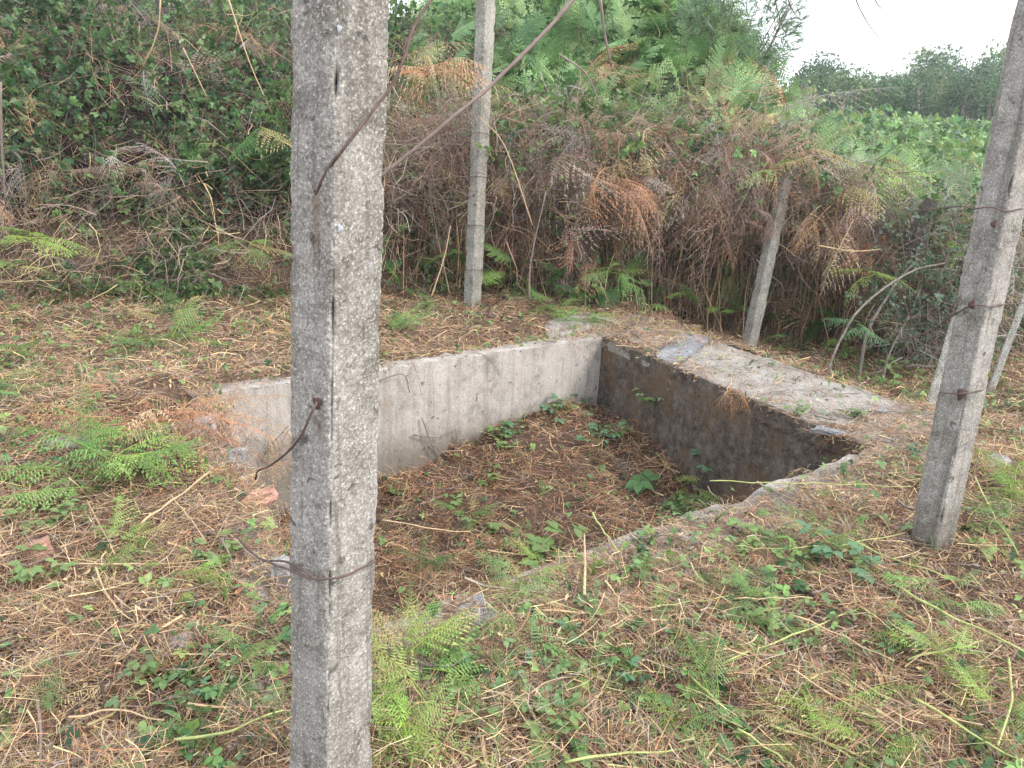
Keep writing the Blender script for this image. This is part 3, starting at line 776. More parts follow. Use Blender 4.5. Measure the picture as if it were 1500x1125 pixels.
tans = [
 ([(75, 826), (190, 828), (312, 820)], .004, 'long tan stalk lying level in the left foreground'),
 ([(205, 768), (250, 735), (308, 690)], .0055, 'thick pale tan stalk slanting below the rubble heap'),
 ([(140, 832), (152, 862), (174, 898)], .0042, 'short tan stalk below the long level one'),
 ([(128, 735), (150, 775), (168, 812)], .0035, 'tan stalk beside the bright green fern on the left'),
 ([(250, 725), (275, 755), (300, 790)], .0032, 'tan stalk crossing the thick pale one'),
 ([(856, 870), (857, 825), (856, 782)], .0058, 'flat split tan stalk standing on the near rim of the tank'),
 ([(790, 892), (850, 900), (900, 896)], .0048, 'pale tan stalk lying on the near rim litter'),
 ([(1160, 900), (1240, 935), (1310, 968)], .0035, 'reddish tan stalk right of the green fern clump'),
 ([(1075, 878), (1130, 875), (1190, 876)], .003, 'level tan stalk beside the two small ferns'),
 ([(275, 1033), (340, 1034), (415, 1040)], .004, 'level reddish tan stalk left of the nearest post foot'),
 ([(1260, 1000), (1350, 1045), (1440, 1062)], .0035, 'long tan stalk in the lower right litter'),
 ([(100, 1050), (170, 1040), (240, 1055)], .0035, 'tan stalk near the lower left corner'),
 ([(560, 760), (625, 775), (690, 778)], .003, 'tan stalk by the tank edge just right of the nearest post'),
]
for i, (pts, r, lab) in enumerate(tans): lie(pts, r, M_TST, 'dry_stalk', lab, GT, .045 + .01 * (i % 3), seed=30 + i)
# a fork and knots on sticks
sticks = [
 ([(768, 1015), (850, 985), (960, 952), (1050, 926)], .0055, 'long grey stick slanting through the middle foreground'),
 ([(628, 928), (670, 948), (712, 972)], .0045, 'short grey stick just below the grey stone fragment'),
 ([(90, 1122), (190, 1095), (260, 1060)], .0045, 'brown stick in the lower left corner'),
 ([(340, 790), (372, 815), (410, 830)], .004, 'dark stick left of the nearest post'),
 ([(905, 912), (960, 918), (1010, 925)], .004, 'pale grey stick above the long grey stick'),
 ([(1190, 870), (1225, 852), (1250, 845)], .0055, 'curved grey stick under the bramble seedlings'),
 ([(0, 590), (60, 560), (140, 545)], .005, 'grey stick at the left edge'),
 ([(55, 1020), (60, 1075), (58, 1125)], .0055, 'mauve grey stick pointing up at the left bottom'),
 ([(200, 885), (250, 870), (320, 850)], .0045, 'mauve grey stick left of the middle foreground'),
]
for i, (pts, r, lab) in enumerate(sticks): lie(pts, r, M_GST, 'stick', lab, GS, .03, seed=60 + i, cat='stick')
# dead bramble cane hanging on the pale wall
dc = tag(empty('dead_bramble', PZ(655, 690, -.85)), 'small dead bramble cane leaning on the pale tank wall', 'bramble')
def on_back(px, py, off=.04):
    # intersect the pixel ray with the plane of the back wall, moved inwards by off
    n_ = np.array([-nB[0], -nB[1], 0]); p0_ = np.array([*A, 0]) + n_ * off; d = ray(px, py); o = np.array([0, 0, H])
    return o + d * ((p0_ - o) @ n_) / (d @ n_)
for pts in ([(618, 612), (632, 650), (645, 680), (650, 702)], [(605, 637), (640, 640), (668, 628)], [(668, 628), (671, 668)], [(632, 650), (660, 668), (672, 640)], [(548, 560), (590, 548), (600, 575)]):
    tube_obj('cane', [on_back(a, b_, .03 + .03 * (k % 2)) for k, (a, b_) in enumerate(pts)], .006, .003, M_CANE, 5, parent=dc, wob=.1)
for o in dc.children: pass

# ---- rubble
def rock(name, px, py, z, size, mat, label, cat='stone', group=None, flat=.55, seed=0, ang=0.0, n=2):
    p = PZ(px, py, z); p[2] = float(surf(p[0], p[1])) - size[2] * .02 + max(0, z) * .5; size = [k * .8 for k in size]
    bm = bmesh.new(); bmesh.ops.create_cube(bm, size=1.0)
    bmesh.ops.subdivide_edges(bm, edges=bm.edges[:], cuts=5, use_grid_fill=True)
    V = []
    for vv in bm.verts:
        q = vv.co.copy(); q2 = q * 2.2 + Vector((seed * 5.3, seed, 0))
        r = 1 + .28 * mnoise.noise(q2) + .12 * mnoise.noise(q2 * 3)
        l = q.length; q = q * (.62 / max(.5, l) * .35 + .72) * r
        V.append((q.x * size[0], q.y * size[1], q.z * size[2]))
    V = np.array(V); c, s_ = cos(ang), sin(ang)
    V = np.stack([V[:, 0] * c - V[:, 1] * s_, V[:, 0] * s_ + V[:, 1] * c, V[:, 2] + .18 * V[:, 0]], 1) + p
    bm.verts.index_update(); F = [[a.index for a in f.verts] for f in bm.faces]; bm.free()
    return tag(mesh_obj(name, V, F, mat, None, False, p), label, cat, group)
rock('brick_fragment', 378, 728, .02, (.17, .10, .07), M_BRICK, 'pinkish brick fragment left of the nearest post', 'brick', seed=1, ang=.4)
rock('brick_fragment', 55, 800, .03, (.10, .09, .07), M_BRICK, 'orange brick lump at the left edge', 'brick', seed=2, ang=.9)
rock('stone_fragment', 282, 632, .06, (.26, .16, .12), M_STONE, 'pale pinkish stone in the rubble heap at the tank corner', 'stone', seed=3, ang=.3)
rock('stone_fragment', 100, 655, .02, (.22, .12, .08), M_STONE, 'flat brown stone left of the bright green fern', 'stone', seed=4, ang=-.3)
rock('slate_fragment', 700, 895, .02, (.13, .16, .035), M_PLATE, 'slate grey stone fragment half under a pale cut fern', 'stone', seed=5, ang=.7)
rock('stone_fragment', 268, 945, .02, (.07, .06, .06), M_STONE, 'small pale stone in the lower left litter', 'stone', seed=6)
rock('stone_fragment', 398, 745, .03, (.16, .12, .06), M_PLATE, 'blue grey stone chip beside the brick fragment', 'stone', seed=7, ang=1.2)
rock('stone_fragment', 1280, 600, .01, (.16, .10, .03), M_PLATE, 'bluish stone flake near the end of the long slab', 'stone', seed=8, ang=-.4)
rock('stone_fragment', 1212, 630, .01, (.20, .09, .035), M_PLATE, 'pale flake on the lip of the long slab', 'stone', seed=9, ang=-1.0)
rock('stone_fragment', 1455, 685, .02, (.14, .10, .05), M_STONE, 'pale stone right of the leaning right post', 'stone', seed=10, ang=.2)
rock('stone_fragment', 350, 668, .04, (.10, .05, .12), M_STONE, 'small whitish upright stone by the broken tank corner', 'stone', seed=11, ang=.2)
rock('stone_fragment', 412, 840, .02, (.08, .07, .16), M_STONE, 'upright grey stone touching the nearest post on its left', 'stone', seed=12, ang=.2)

# ================================================================== VEGETATION
def vproj(P_):
    v_ = P_ - np.array([0, 0, H]); z = v_ @ cF
    return 750 + FPX * (v_ @ cR) / z, 562.5 - FPX * (v_ @ cU) / z, z
def in_view(P_, mx=130, my=130):
    px, py, z = vproj(P_); return (z > .3) & (px > -mx) & (px < 1500 + mx) & (py > -my) & (py < 1125 + my)
def sample_ground(n, x0, x1, y0, y1, power=1.2, z=0.0):
    out = []; tot = 0
    while tot < n:
        x = rng.uniform(x0, x1, n * 3); y = rng.uniform(y0, y1, n * 3)
        r = np.hypot(x, y); keep = rng.random(n * 3) < (1.3 / np.maximum(r, 1.3)) ** power
        x, y = x[keep], y[keep]; P_ = np.stack([x, y, surf(x, y)], 1)
        P_ = P_[in_view(P_)]; out.append(P_); tot += len(P_)
    return np.concatenate(out)[:n]
def flat_dirs(n, up=.2):
    a = rng.uniform(0, 2 * pi, n); return np.stack([np.cos(a), np.sin(a), rng.normal(0, up, n)], 1)
def tilt_ups(n, s=.3):
    a = rng.normal(0, s, (n, 3)); a[:, 2] += 1; return a
def scatter(batch, protos, P_, dirs, ups, scale, c0, c1=None, anis=None):
    n = len(P_); M = frames(dirs, ups, scale); which = rng.integers(0, len(protos), n)
    if anis is not None: M = M * anis[:, None, :]
    for k, pr_ in enumerate(protos):
        s_ = which == k
        if s_.any(): batch.add(pr_, M[s_], P_[s_], c0[s_], None if c1 is None else c1[s_])
def foot_d(P_): return P_[:, 1] - foot(P_[:, 0])

# ---- 1. litter of dead bracken and straw on the ground
b = Batch()
n = 210000
P_ = sample_ground(n, -6, 7, .5, 9.2, 1.5); fd = foot_d(P_)
slab = on_slab(P_[:, 0], P_[:, 1]); s_, t_ = tank_uv(P_[:, 0], P_[:, 1])
# the broad slab is mostly bare, with drifts of rusty litter
bare = slab & (s_ >= 1) & (t_ > .20) & (t_ < .86)
drift = fbm(P_[:, 0] * 2.3 + 2, P_[:, 1] * 2.3) > .50
neck = slab & (t_ > 1) & (fbm(P_[:, 0] * 3 + 1, P_[:, 1] * 3) > .50)
keep = (~bare | (drift & (rng.random(n) < .6)) | (rng.random(n) < .05)) & (~neck | (rng.random(n) < 1.1))
keep &= ~(slab & (t_ < 0) & (s_ < .9)) | (rng.random(n) < .5)
keep &= fd < .5
keep &= rng.random(n) < .35 + .65 * sstep(.36, .50, fbm(P_[:, 0] * 4.5 + 50, P_[:, 1] * 4.5 + 20, 3))   # bare damp soil between the clumps
P_ = P_[keep]; n = len(P_); bare = bare[keep]
dist = np.hypot(P_[:, 0], P_[:, 1])
neck = on_slab(P_[:, 0], P_[:, 1]) & ~bare
pat = fbm(P_[:, 0] * 1.7, P_[:, 1] * 1.7); intank = in_tank(P_[:, 0], P_[:, 1])
c = pick([B_RD, B_OR, B_TN, B_GY, B_DK, B_PK], n, [.20, .13, .25, .16, .09, .17], .45)
c[intank] = pick([(.30, .165, .095), B_DK, B_TN, B_GY, B_OR], int(intank.sum()), [.40, .10, .18, .08, .24], .4)
L = rng.gamma(3, .028, n) + .03; L[bare] *= .45; L[neck] *= .6
P2 = P_.copy(); P2[:, 2] += rng.gamma(1.5, .010, n) * (.4 + 1.6 * sstep(.42, .62, fbm(P2[:, 0] * 4.5 + 50, P2[:, 1] * 4.5 + 20, 3))) * np.where(bare, .3, 1) + .003
M = frames(flat_dirs(n, .22), tilt_ups(n, .4), 1.0)
wid = rng.uniform(.0015, .0042, n) / .02 * np.maximum(1, dist / 3.2)
M = M * np.stack([wid, L, L], 1)[:, None, :]
which = rng.integers(0, len(ST), n)
for k in range(len(ST)): b.add(ST[k], M[which == k], P2[which == k], c[which == k])
# finer chaff over the near rim and the corner of the tank
n = 24000; ss = rng.uniform(-.05, 1.45, n); tt = 1 + rng.uniform(.03, .36 / LV + .06, n); xy = A[None] + (B - A)[None] * ss[:, None] + (D - A)[None] * tt[:, None]
P_ = np.stack([xy[:, 0], xy[:, 1], np.maximum(surf(xy[:, 0], xy[:, 1]), .004)], 1); P_ = P_[fbm(xy[:, 0] * 3 + 4, xy[:, 1] * 3) > .36]; n = len(P_); P_[:, 2] += rng.gamma(1.5, .006, n)
L = rng.uniform(.02, .08, n); M = frames(flat_dirs(n, .2), tilt_ups(n, .4), 1.0) * np.stack([rng.uniform(.08, .22, n), L, L], 1)[:, None, :]
c = pick([B_RD, B_OR, B_TN, B_GY, B_DK, B_PK], n, [.22, .1, .18, .2, .1, .2], .4); which = rng.integers(0, len(ST), n)
for k in range(len(ST)): b.add(ST[k], M[which == k], P_[which == k], c[which == k])
# broken leaf shards and thick bits
n = 16000; P_ = sample_ground(n, -6, 7, .6, 8.8, 1.5); kk = (foot_d(P_) < .4) & ~(on_slab(P_[:, 0], P_[:, 1]) & (rng.random(n) < .6)); P_ = P_[kk]; n = len(P_); P_[:, 2] += rng.uniform(.003, .03, n)
c = pick([B_RD, B_OR, B_TN, B_GY, B_DK, B_PK, (.30, .28, .12)], n, None, .4); M = frames(flat_dirs(n, .4), tilt_ups(n, .6), rng.uniform(.012, .035, n)) * np.array([[[.7, 1, 1]]])
one = PB(); leaflet(one, np.zeros(3), np.array([0, 1., 0]), np.array([0, 0, 1.]), 1.0, .6, .5, .5, random.Random(3)); one = one.done(); b.add(one, M, P_, c)
n = 900; P_ = sample_ground(n, -6, 7, .6, 8.8, 1.3); kk = foot_d(P_) < .4; P_ = P_[kk]; n = len(P_); P_[:, 2] += .012
tw_ = []
for i in range(4):
    q = PB(); R_ = random.Random(i); pts = [np.array([R_.uniform(-.04, .04), -.5 + j / 5, R_.uniform(-.02, .03)]) for j in range(6)]; q.tube(pts, .016, .008, 4, 0.0); q.tube([pts[3], pts[3] + np.array([.12, .14, .04])], .008, .004, 3, 0.0); tw_.append(q.done())
scatter(b, tw_, P_, flat_dirs(n, .12), tilt_ups(n, .3), rng.uniform(.12, .38, n), pick([B_GY, B_DK, B_TN, (.26, .2, .17)], n, None, .35))
b.build('dry_straw', M_DRY)['kind'] = 'stuff'

b = Batch()
n = 3400
P_ = sample_ground(n, -6, 7, .6, 9.0, 1.25)
slab = on_slab(P_[:, 0], P_[:, 1]); s_, t_ = tank_uv(P_[:, 0], P_[:, 1])
bare = slab & (s_ >= 1) & (t_ > .18) & (t_ < .86)
keep = ~bare & (foot_d(P_) < .4) & ~(slab & (t_ > 1) & (rng.random(n) < .3)) & ~(slab & (t_ < 0) & (s_ < .92) & (rng.random(n) < .6))
P_ = P_[keep]; n = len(P_); P_[:, 2] += rng.uniform(.004, .035, n)
intank = in_tank(P_[:, 0], P_[:, 1])
c = pick([B_RD, B_OR, B_TN, B_GY, B_PK, B_DK], n, [.22, .14, .20, .18, .18, .08], .3)
scatter(b, FRD, P_, flat_dirs(n, .12), tilt_ups(n, .35), rng.uniform(.14, .34, n), c, c * .9)
# tangles of thin stems
n = 1500; P_ = sample_ground(n, -6, 7, .6, 9.0, 1.2)
slab = on_slab(P_[:, 0], P_[:, 1]); s_, t_ = tank_uv(P_[:, 0], P_[:, 1])
keep = ~(slab & (s_ >= 1) & (t_ > .18) & (t_ < .86)) & (foot_d(P_) < .4) & ~(slab & (t_ > 1) & (rng.random(n) < .3))
P_ = P_[keep]; n = len(P_); P_[:, 2] += .01
c = pick([B_TN, B_GY, B_RD, B_PK], n, None, .3)
scatter(b, TG, P_, flat_dirs(n, .1), tilt_ups(n, .2), rng.uniform(.18, .42, n), c, None, np.array([[1, 1, .35]]))
b.build('dead_bracken_litter', M_DRY)['kind'] = 'stuff'

# ---- 2. low green weeds
b = Batch()
def green_mask(x, y):
    """how much low greenery grows at a place, 0..1"""
    m = sstep(.50, .62, fbm(x * 1.5 + 31, y * 1.5 + 7))
    m = m + .8 * sstep(-1.0, -.1, y - foot(x)) * sstep(.4, .6, fbm(x * 1.9, y * 1.9 + 3))
    m = m + .95 * sstep(2.3, 3.0, x) * sstep(3.2, 4.2, y) + .35 * sstep(-1.2, -2.6, x)
    s_, t_ = tank_uv(x, y); inn = (s_ > -.02) & (s_ < 1.0) & (t_ > -.02) & (t_ < 1.0)
    m = np.where(inn, .10 + .5 * (t_ > .78) * (s_ < .5), m)
    m = m + .3 * sstep(.52, .60, fbm(x * 3.1 + 13, y * 3.1)) * (y < 4) + .45 * sstep(1.7, 2.6, x) * (y < 3.4) + .3 * sstep(5.2, 6.2, y) * (x < -.8)
    m = np.where((s_ > 1) & (s_ < 1.33) & (t_ > -.1) & (t_ < 1.05), .02, m)
    return np.clip(m, .05, 1)
n = 12000; P_ = sample_ground(n, -7, 8, .6, 9.6, 1.25)
keep = rng.random(n) < np.clip(green_mask(P_[:, 0], P_[:, 1]) + .10, 0, 1) * .9; keep &= foot_d(P_) < .9
P_ = P_[keep]; n = len(P_); P_[:, 2] += rng.uniform(.01, .06, n)
c = pick([G_MD, G_LT, G_DK, (.15, .25, .10), (.24, .34, .11)], n, [.2, .3, .08, .24, .18], .3)
scatter(b, LF, P_, flat_dirs(n, .35), tilt_ups(n, .45), rng.uniform(.025, .065, n), c, c * .8 + np.array([.04, .02, .01]))
n = 1500; P_ = sample_ground(n, -7, 8, .6, 9.6, 1.1)
keep = (rng.random(n) < green_mask(P_[:, 0], P_[:, 1]) * .8) & (foot_d(P_) < .8)
P_ = P_[keep]; n = len(P_)
c = pick([G_MD, G_LT, (.16, .24, .07)], n, None, .3)
scatter(b, GR, P_, np.tile([[0, 1., 0.]], (n, 1)) + .3 * rng.normal(size=(n, 3)), tilt_ups(n, .2), rng.uniform(.05, .15, n), c)
n = 1500; P_ = sample_ground(n, -7, 8, .6, 9.6, 1.15)
keep = (rng.random(n) < np.clip(green_mask(P_[:, 0], P_[:, 1]) + .12, 0, 1) * .75) & (foot_d(P_) < .6) & ~(on_slab(P_[:, 0], P_[:, 1]) & (rng.random(n) < .8))
P_ = P_[keep]; n = len(P_); P_[:, 2] += rng.uniform(.01, .05, n)
c = pick([G_LT, G_BR, (.20, .32, .10), G_MD], n, [.35, .3, .2, .15], .25)
scatter(b, FRN, P_, flat_dirs(n, .45), tilt_ups(n, .5), rng.uniform(.07, .2, n), c, c * .8 + np.array([.06, .06, .01]))
b.build('low_weeds', M_LEAF)['kind'] = 'stuff'

# ---- 3. individual plants in the open ground
GF = 'green bracken ferns in the open ground'
def fern(px, py, n_fr, size, col, label, group=None, z=.03, up=.75, near=True, az=None, spread=pi, wilt=.0, name='bracken_fern', pos=None):
    if pos is None:
        p = PZ(px, py, z); zz = float(surf(p[0], p[1]))
        for _ in range(4): p = PZ(px, py, zz + z); zz = float(surf(p[0], p[1]))
        p[2] = zz
    else: p = np.asarray(pos, float)
    o = tag(empty(name, p), label, 'fern', group)
    if group == GF: size *= 1.12; n_fr += 4
    for k in range(n_fr):
        a = (az if az is not None else 0) + (k - (n_fr - 1) / 2) / max(1, n_fr) * 2 * spread + random.uniform(-.3, .3)
        d = np.array([[cos(a), sin(a), up * random.uniform(.4, 1.5) - wilt]])
        sc_ = size * random.uniform(.75, 1.15)
        fb_ = Batch(); cc = jitter(col, 1, .3, .12); q_ = p + np.array([random.uniform(-.35, .35), random.uniform(-.35, .35), 0]) * size * (group == GF)
        if random.random() < .07: cc = np.array([[.42, .36, .16]])
        fb_.add((FRN if near else FR)[random.randrange(4)], frames(d, np.array([[random.uniform(-.4, .4), random.uniform(-.4, .4), 1.0]]), [sc_]), q_[None] + np.array([[0, 0, .012 * k]]), cc, cc * .7 + np.array([[.10, .13, .01]]))
        fb_.build('frond', M_LEAF, o, p)
    return o
GF = 'green bracken ferns in the open ground'
ferns = [
 (150, 700, 7, .36, G_LT, 'bushy bright green fern below the rubble heap on the left'),
 (215, 680, 5, .26, G_BR, 'smaller bright green fern just right of the bushy one on the left'),
 (275, 500, 5, .42, G_LT, 'fern in the clearing left of the nearest post'),
 (200, 500, 3, .25, G_LT, 'small fern left of the clearing fern'),
 (12, 575, 4, .30, G_LT, 'fern cut off by the left edge of the photo'),
 (12, 520, 3, .30, G_LT, 'small fern higher up at the left edge'),
 (245, 460, 4, .30, G_MD, 'dark green fern at the foot of the earth bank on the left'),
 (1012, 722, 5, .20, G_BR, 'bright fern drooping over the near rim into the tank'),
 (1102, 712, 6, .17, G_BR, 'small bright fern on the near rim beside the drooping one'),
 (735, 885, 6, .20, (.24, .34, .13), 'pale cut fern lying beside the slate grey stone fragment'),
 (765, 840, 4, .13, G_BR, 'pale fern tip above the cut fern'),
 (590, 1000, 8, .22, G_BR, 'bright green feathery fern right of the nearest post foot'),
 (575, 1085, 7, .20, G_BR, 'bright green fern at the bottom edge by the nearest post'),
 (655, 1000, 4, .14, G_LT, 'little fern right of the feathery fern'),
 (1030, 1050, 5, .20, G_LT, 'large fern in the bottom middle right'),
 (1092, 885, 4, .14, G_LT, 'hanging fern tuft in the middle of the right foreground'),
 (1120, 935, 4, .13, G_LT, 'fern tuft just below the hanging one'),
 (1180, 1078, 4, .17, G_BR, 'fern along the thick green stalks at the bottom right'),
 (1185, 800, 7, .16, G_LT, 'low fern patch left of the leaning right post foot'),
 (1455, 720, 6, .26, G_BR, 'bright fern patch right of the leaning right post'),
 (1480, 770, 5, .20, G_LT, 'fern at the right edge below the bright patch'),
 (1378, 985, 5, .15, G_BR, 'light fern tips in the lower right'),
 (1400, 885, 4, .15, G_LT, 'fern on the long thick stalk'),
 (1455, 1045, 4, .13, G_BR, 'fern tips near the right bottom corner'),
 (1270, 1110, 5, .13, G_BR, 'fern tips on the bottom edge at the right'),
 (682, 748, 2, .17, G_LT, 'single pale frond lying inside the tank'),
 (757, 792, 2, .14, G_LT, 'single frond on the tank floor near the rim'),
 (615, 838, 6, .20, G_MD, 'dark green fern growing inside the tank near the nearest post'),
 (520, 30, 0, .2, G_LT, ''),
 (880, 985, 3, .10, G_LT, 'tiny fern beside the long grey stick'),
 (1235, 700, 0, .1, G_LT, ''),
 (805, 455, 5, .32, G_LT, 'bright fern on the ground behind the pale tank wall'),
 (848, 470, 4, .24, G_LT, 'fern hanging over the far corner of the tank'),
 (925, 520, 5, .15, G_MD, 'little fern growing at the inner edge by the slate plate'),
 (635, 455, 4, .28, G_MD, 'fern left of the tall post behind the tank'),
 (585, 480, 5, .25, G_LT, 'fern against the right side of the nearest post'),
 (345, 975, 4, .12, G_LT, 'small fern left of the nearest post foot'),
 (262, 850, 4, .13, G_BR, 'fern tips left of the wire in the foreground'),
 (180, 800, 5, .16, G_BR, 'upright green fern shoots in the left foreground'),
]
for (px, py, nf, sz, col, lab) in ferns:
    if nf: fern(px, py, nf, sz, col, lab, GF)
def dead_bunch(px, py, nf, size, cols, lab, z=.03, pos=None, az=None, spread=pi, up=.3, wilt=0.0, name='dead_bracken'):
    if pos is None:
        p = PZ(px, py, z); zz = float(surf(p[0], p[1]))
        for _ in range(4): p = PZ(px, py, zz + z); zz = float(surf(p[0], p[1]))
        p[2] = zz
    else: p = np.asarray(pos, float)
    o = tag(empty(name, p), lab, 'dead fern', 'rusty dead bracken bunches')
    for k in range(nf):
        a = (az if az is not None else 0) + (k - (nf - 1) / 2) / max(1, nf) * 2 * spread + random.uniform(-.5, .5)
        d = np.array([[cos(a), sin(a), up * random.uniform(0, 1.5) - wilt]]); fb_ = Batch(); cc = pick(cols, 1, None, .25)
        q = p + np.array([random.uniform(-.35, .35) * size, random.uniform(-.35, .35) * size, random.uniform(0, .25) * size])
        fb_.add(FRD[random.randrange(6)], frames(d, np.array([[random.uniform(-.6, .6), random.uniform(-.6, .6), 1.0]]), [size * random.uniform(.6, 1.2)]), q[None], cc, cc * .9)
        fb_.build('frond', M_DRY, o, p)
    return o
OR_ = [(.46, .25, .13), (.40, .24, .15), (.50, .36, .22)]
dead_bunch(245, 600, 40, .46, OR_, 'big rusty heap of dead bracken over the broken tank corner', z=.12, up=.6)
dead_bunch(330, 690, 20, .32, OR_, 'rusty dead bracken heap below the big heap, by the tank edge', z=.08)
dead_bunch(180, 590, 10, .34, OR_, 'rusty dead bracken at the left end of the big heap', z=.06)
dead_bunch(0, 0, 9, .34, OR_, 'orange dead frond hanging on the pale wall left of the nearest post', pos=on_back(405, 640, .12), wilt=.9, up=.2)
dead_bunch(0, 0, 4, .12, OR_, 'tiny rusty frond on the pale wall just right of the nearest post', pos=on_back(563, 590, .05), wilt=.8)
dead_bunch(0, 0, 12, .62, OR_, 'orange dead fronds sticking out right of the top of the nearest post', pos=PY(600, 120, 6.9), az=-.5, spread=1.6, up=.6)
dead_bunch(0, 0, 9, .6, OR_, 'large arching orange dead frond in the middle of the curtain', pos=PY(905, 270, 7.15), az=-.6, spread=1.5, wilt=.3)
dead_bunch(0, 0, 7, .55, OR_, 'orange dead frond standing among the green ferns', pos=PY(880, 130, 7.5), up=1.0, az=0, spread=1.2)
dead_bunch(0, 0, 8, .6, OR_, 'rusty fronds hanging in the right part of the curtain', pos=PY(1215, 320, 7.2), wilt=.9)
dead_bunch(0, 0, 7, .5, OR_, 'rusty fronds right of the dark post stump', pos=PY(1290, 350, 7.4), wilt=.5)
dead_bunch(1000, 488, 9, .34, OR_, 'rusty dead frond on the slab behind the slate grey plate', z=.03)
dead_bunch(20, 870, 9, .2, OR_, 'rusty dead bracken at the left edge of the foreground')
dead_bunch(395, 790, 8, .18, OR_, 'rusty dead bracken left of the nearest post, under the brick fragment')
dead_bunch(1080, 575, 7, .17, OR_, 'thin rusty drift lying on the long slab', z=.005, up=.02)
SD_SH = []
for i in range(6):
    b = Batch(); c = jitter([G_MD, G_LT, (.13, .24, .09), (.17, .27, .08), (.12, .23, .11), (.20, .30, .09)][i], 1, .1)
    b.add(SEED[i], np.eye(3)[None], np.zeros((1, 3)), c, c * .5 + np.array([[.12, .05, .03]])); o = b.build('bramble_seedling', M_LEAF)
    SD_SH.append(o.data); bpy.data.objects.remove(o)
def seedling(p, size, label, group, k=None):
    o = bpy.data.objects.new('bramble_seedling', SD_SH[random.randrange(6) if k is None else k]); COL.objects.link(o)
    o.location = tuple(map(float, p)); o.scale = (size,) * 3; o.rotation_euler = (random.uniform(-.2, .2), random.uniform(-.2, .2), random.uniform(0, 6.28))
    return tag(o, label, 'bramble', group)
named = [
 (820, 618, .34, 'leafy bramble shoot in front of the pale wall', 1), (868, 640, .26, 'bramble shoot at the far tank corner', 4), (955, 590, .17, 'single sprig growing out of the dark stained wall', 1),
 (1035, 690, .22, 'dark bramble sprig low on the dark stained wall', 4), (975, 700, .34, 'bramble clump on the tank floor at the dark wall', 0), (920, 650, .26, 'bramble spray at the inner corner', 4),
 (855, 588, .16, 'small dark sprig on the pale wall near the corner', 0), (790, 985, .10, 'neat bramble seedling in the middle foreground', 2), (1235, 815, .20, 'large bramble clump left of the leaning right post', 4),
 (1290, 850, .16, 'bramble clump just below the large one', 4), (885, 1000, .12, 'bluish bramble seedling by the long grey stick', 4), (1320, 935, .12, 'bramble seedling among the cut stalks on the right', 2),
 (820, 1100, .14, 'bramble seedling on the bottom edge', 1), (60, 760, .16, 'leafy weed above the orange brick lump', 5), (55, 830, .14, 'leafy weed below the orange brick lump', 5),
 (1320, 545, .22, 'yellow green leafy weed behind the end of the long slab', 5), (395, 715, .10, 'green sprig beside the pinkish brick fragment', 1), (310, 1000, .12, 'bramble seedling by the small pale stone', 2),
]
for (px, py, sz, lab, k) in named:
    p = PZ(px, py, 0); zz = float(surf(p[0], p[1]))
    if 'wall' in lab and 'front' not in lab and 'floor' not in lab:
        d = ray(px, py); q0_ = np.array([*((A if 'pale' in lab else B)), 0]); n_ = np.array([*((nB if 'pale' in lab else nR)), 0]); o_ = np.array([0, 0, H]); p = o_ + d * (((q0_ - n_ * .02) - o_) @ n_ / (d @ n_))
    else:
        for _ in range(6): p = PZ(px, py + 12, zz); zz = float(surf(p[0], p[1]))
        p[2] = zz
    seedling(p, sz, lab, 'bramble seedlings', k)
for i in range(22):
    ss = random.uniform(.35, .98); tt = abs(random.gauss(0, .10)) + .03
    if i % 2: ss, tt = 1 - tt, random.uniform(.05, .8)
    q = A + (B - A) * ss + (D - A) * tt; seedling((q[0], q[1], float(tank_floor(q[0], q[1]))), random.uniform(.10, .2), 'bramble seedling growing on the tank floor along the walls', 'bramble seedlings along the tank walls')
n = 700; P_ = sample_ground(n, -6, 7, .9, 8.6, 1.15)
keep = (rng.random(n) < green_mask(P_[:, 0], P_[:, 1]) * .75) & (foot_d(P_) < .2)
P_ = P_[keep][:150]
for p in P_:
    seedling(p, random.uniform(.045, .105) * (1 + .06 * p[1]), 'small green bramble seedling among the dry litter', 'small bramble seedlings in the litter')

# ---- 4. the bank: dark undergrowth core, brambles, bracken, dead curtain
def bank_points(n, x0, x1, d0, d1, dense_front=1.0, ymax=60):
    x = rng.uniform(x0, x1, n); d = d0 + (d1 - d0) * rng.random(n) ** dense_front
    y = foot(x) + d; P_ = np.stack([x, y, terrain(x, y)], 1)
    return P_[in_view(P_ + np.array([0, 0, .3]), 250, 260)]
def normals(P_):
    e = .08; zx = (terrain(P_[:, 0] + e, P_[:, 1]) - terrain(P_[:, 0] - e, P_[:, 1])) / (2 * e); zy = (terrain(P_[:, 0], P_[:, 1] + e) - terrain(P_[:, 0], P_[:, 1] - e)) / (2 * e)
    nn = np.stack([-zx, -zy, np.ones(len(P_))], 1); return nn / np.linalg.norm(nn, axis=1, keepdims=True)

# brambles and ivy on the left bank
b = Batch(); P_ = bank_points(2600, -7.5, 1.6, .75, 3.8, 1.3); nn = normals(P_); n = len(P_)
off = rng.uniform(.0, .55, n)[:, None] * nn; P2 = P_ + off
dirs = nn * rng.uniform(.2, 1, (n, 1)) + randunit(n) * .7 + np.array([0, -.15, .1]); ups = nn + .4 * randunit(n)
patch = fbm(P2[:, 0] * 1.6 + 40, P2[:, 2] * 2.0 + P2[:, 1] * .7)
keep = rng.random(n) < np.clip(sstep(.36, .54, patch), .12, 1)
c = pick([G_DK, G_MD, (.06, .13, .06), (.13, .22, .08), (.22, .30, .13)], n, [.16, .3, .24, .2, .1], .3)
scatter(b, SPR, P2[keep], dirs[keep], ups[keep], rng.uniform(.35, .75, n)[keep], c[keep], (c * .4 + np.array([.07, .04, .03]))[keep])
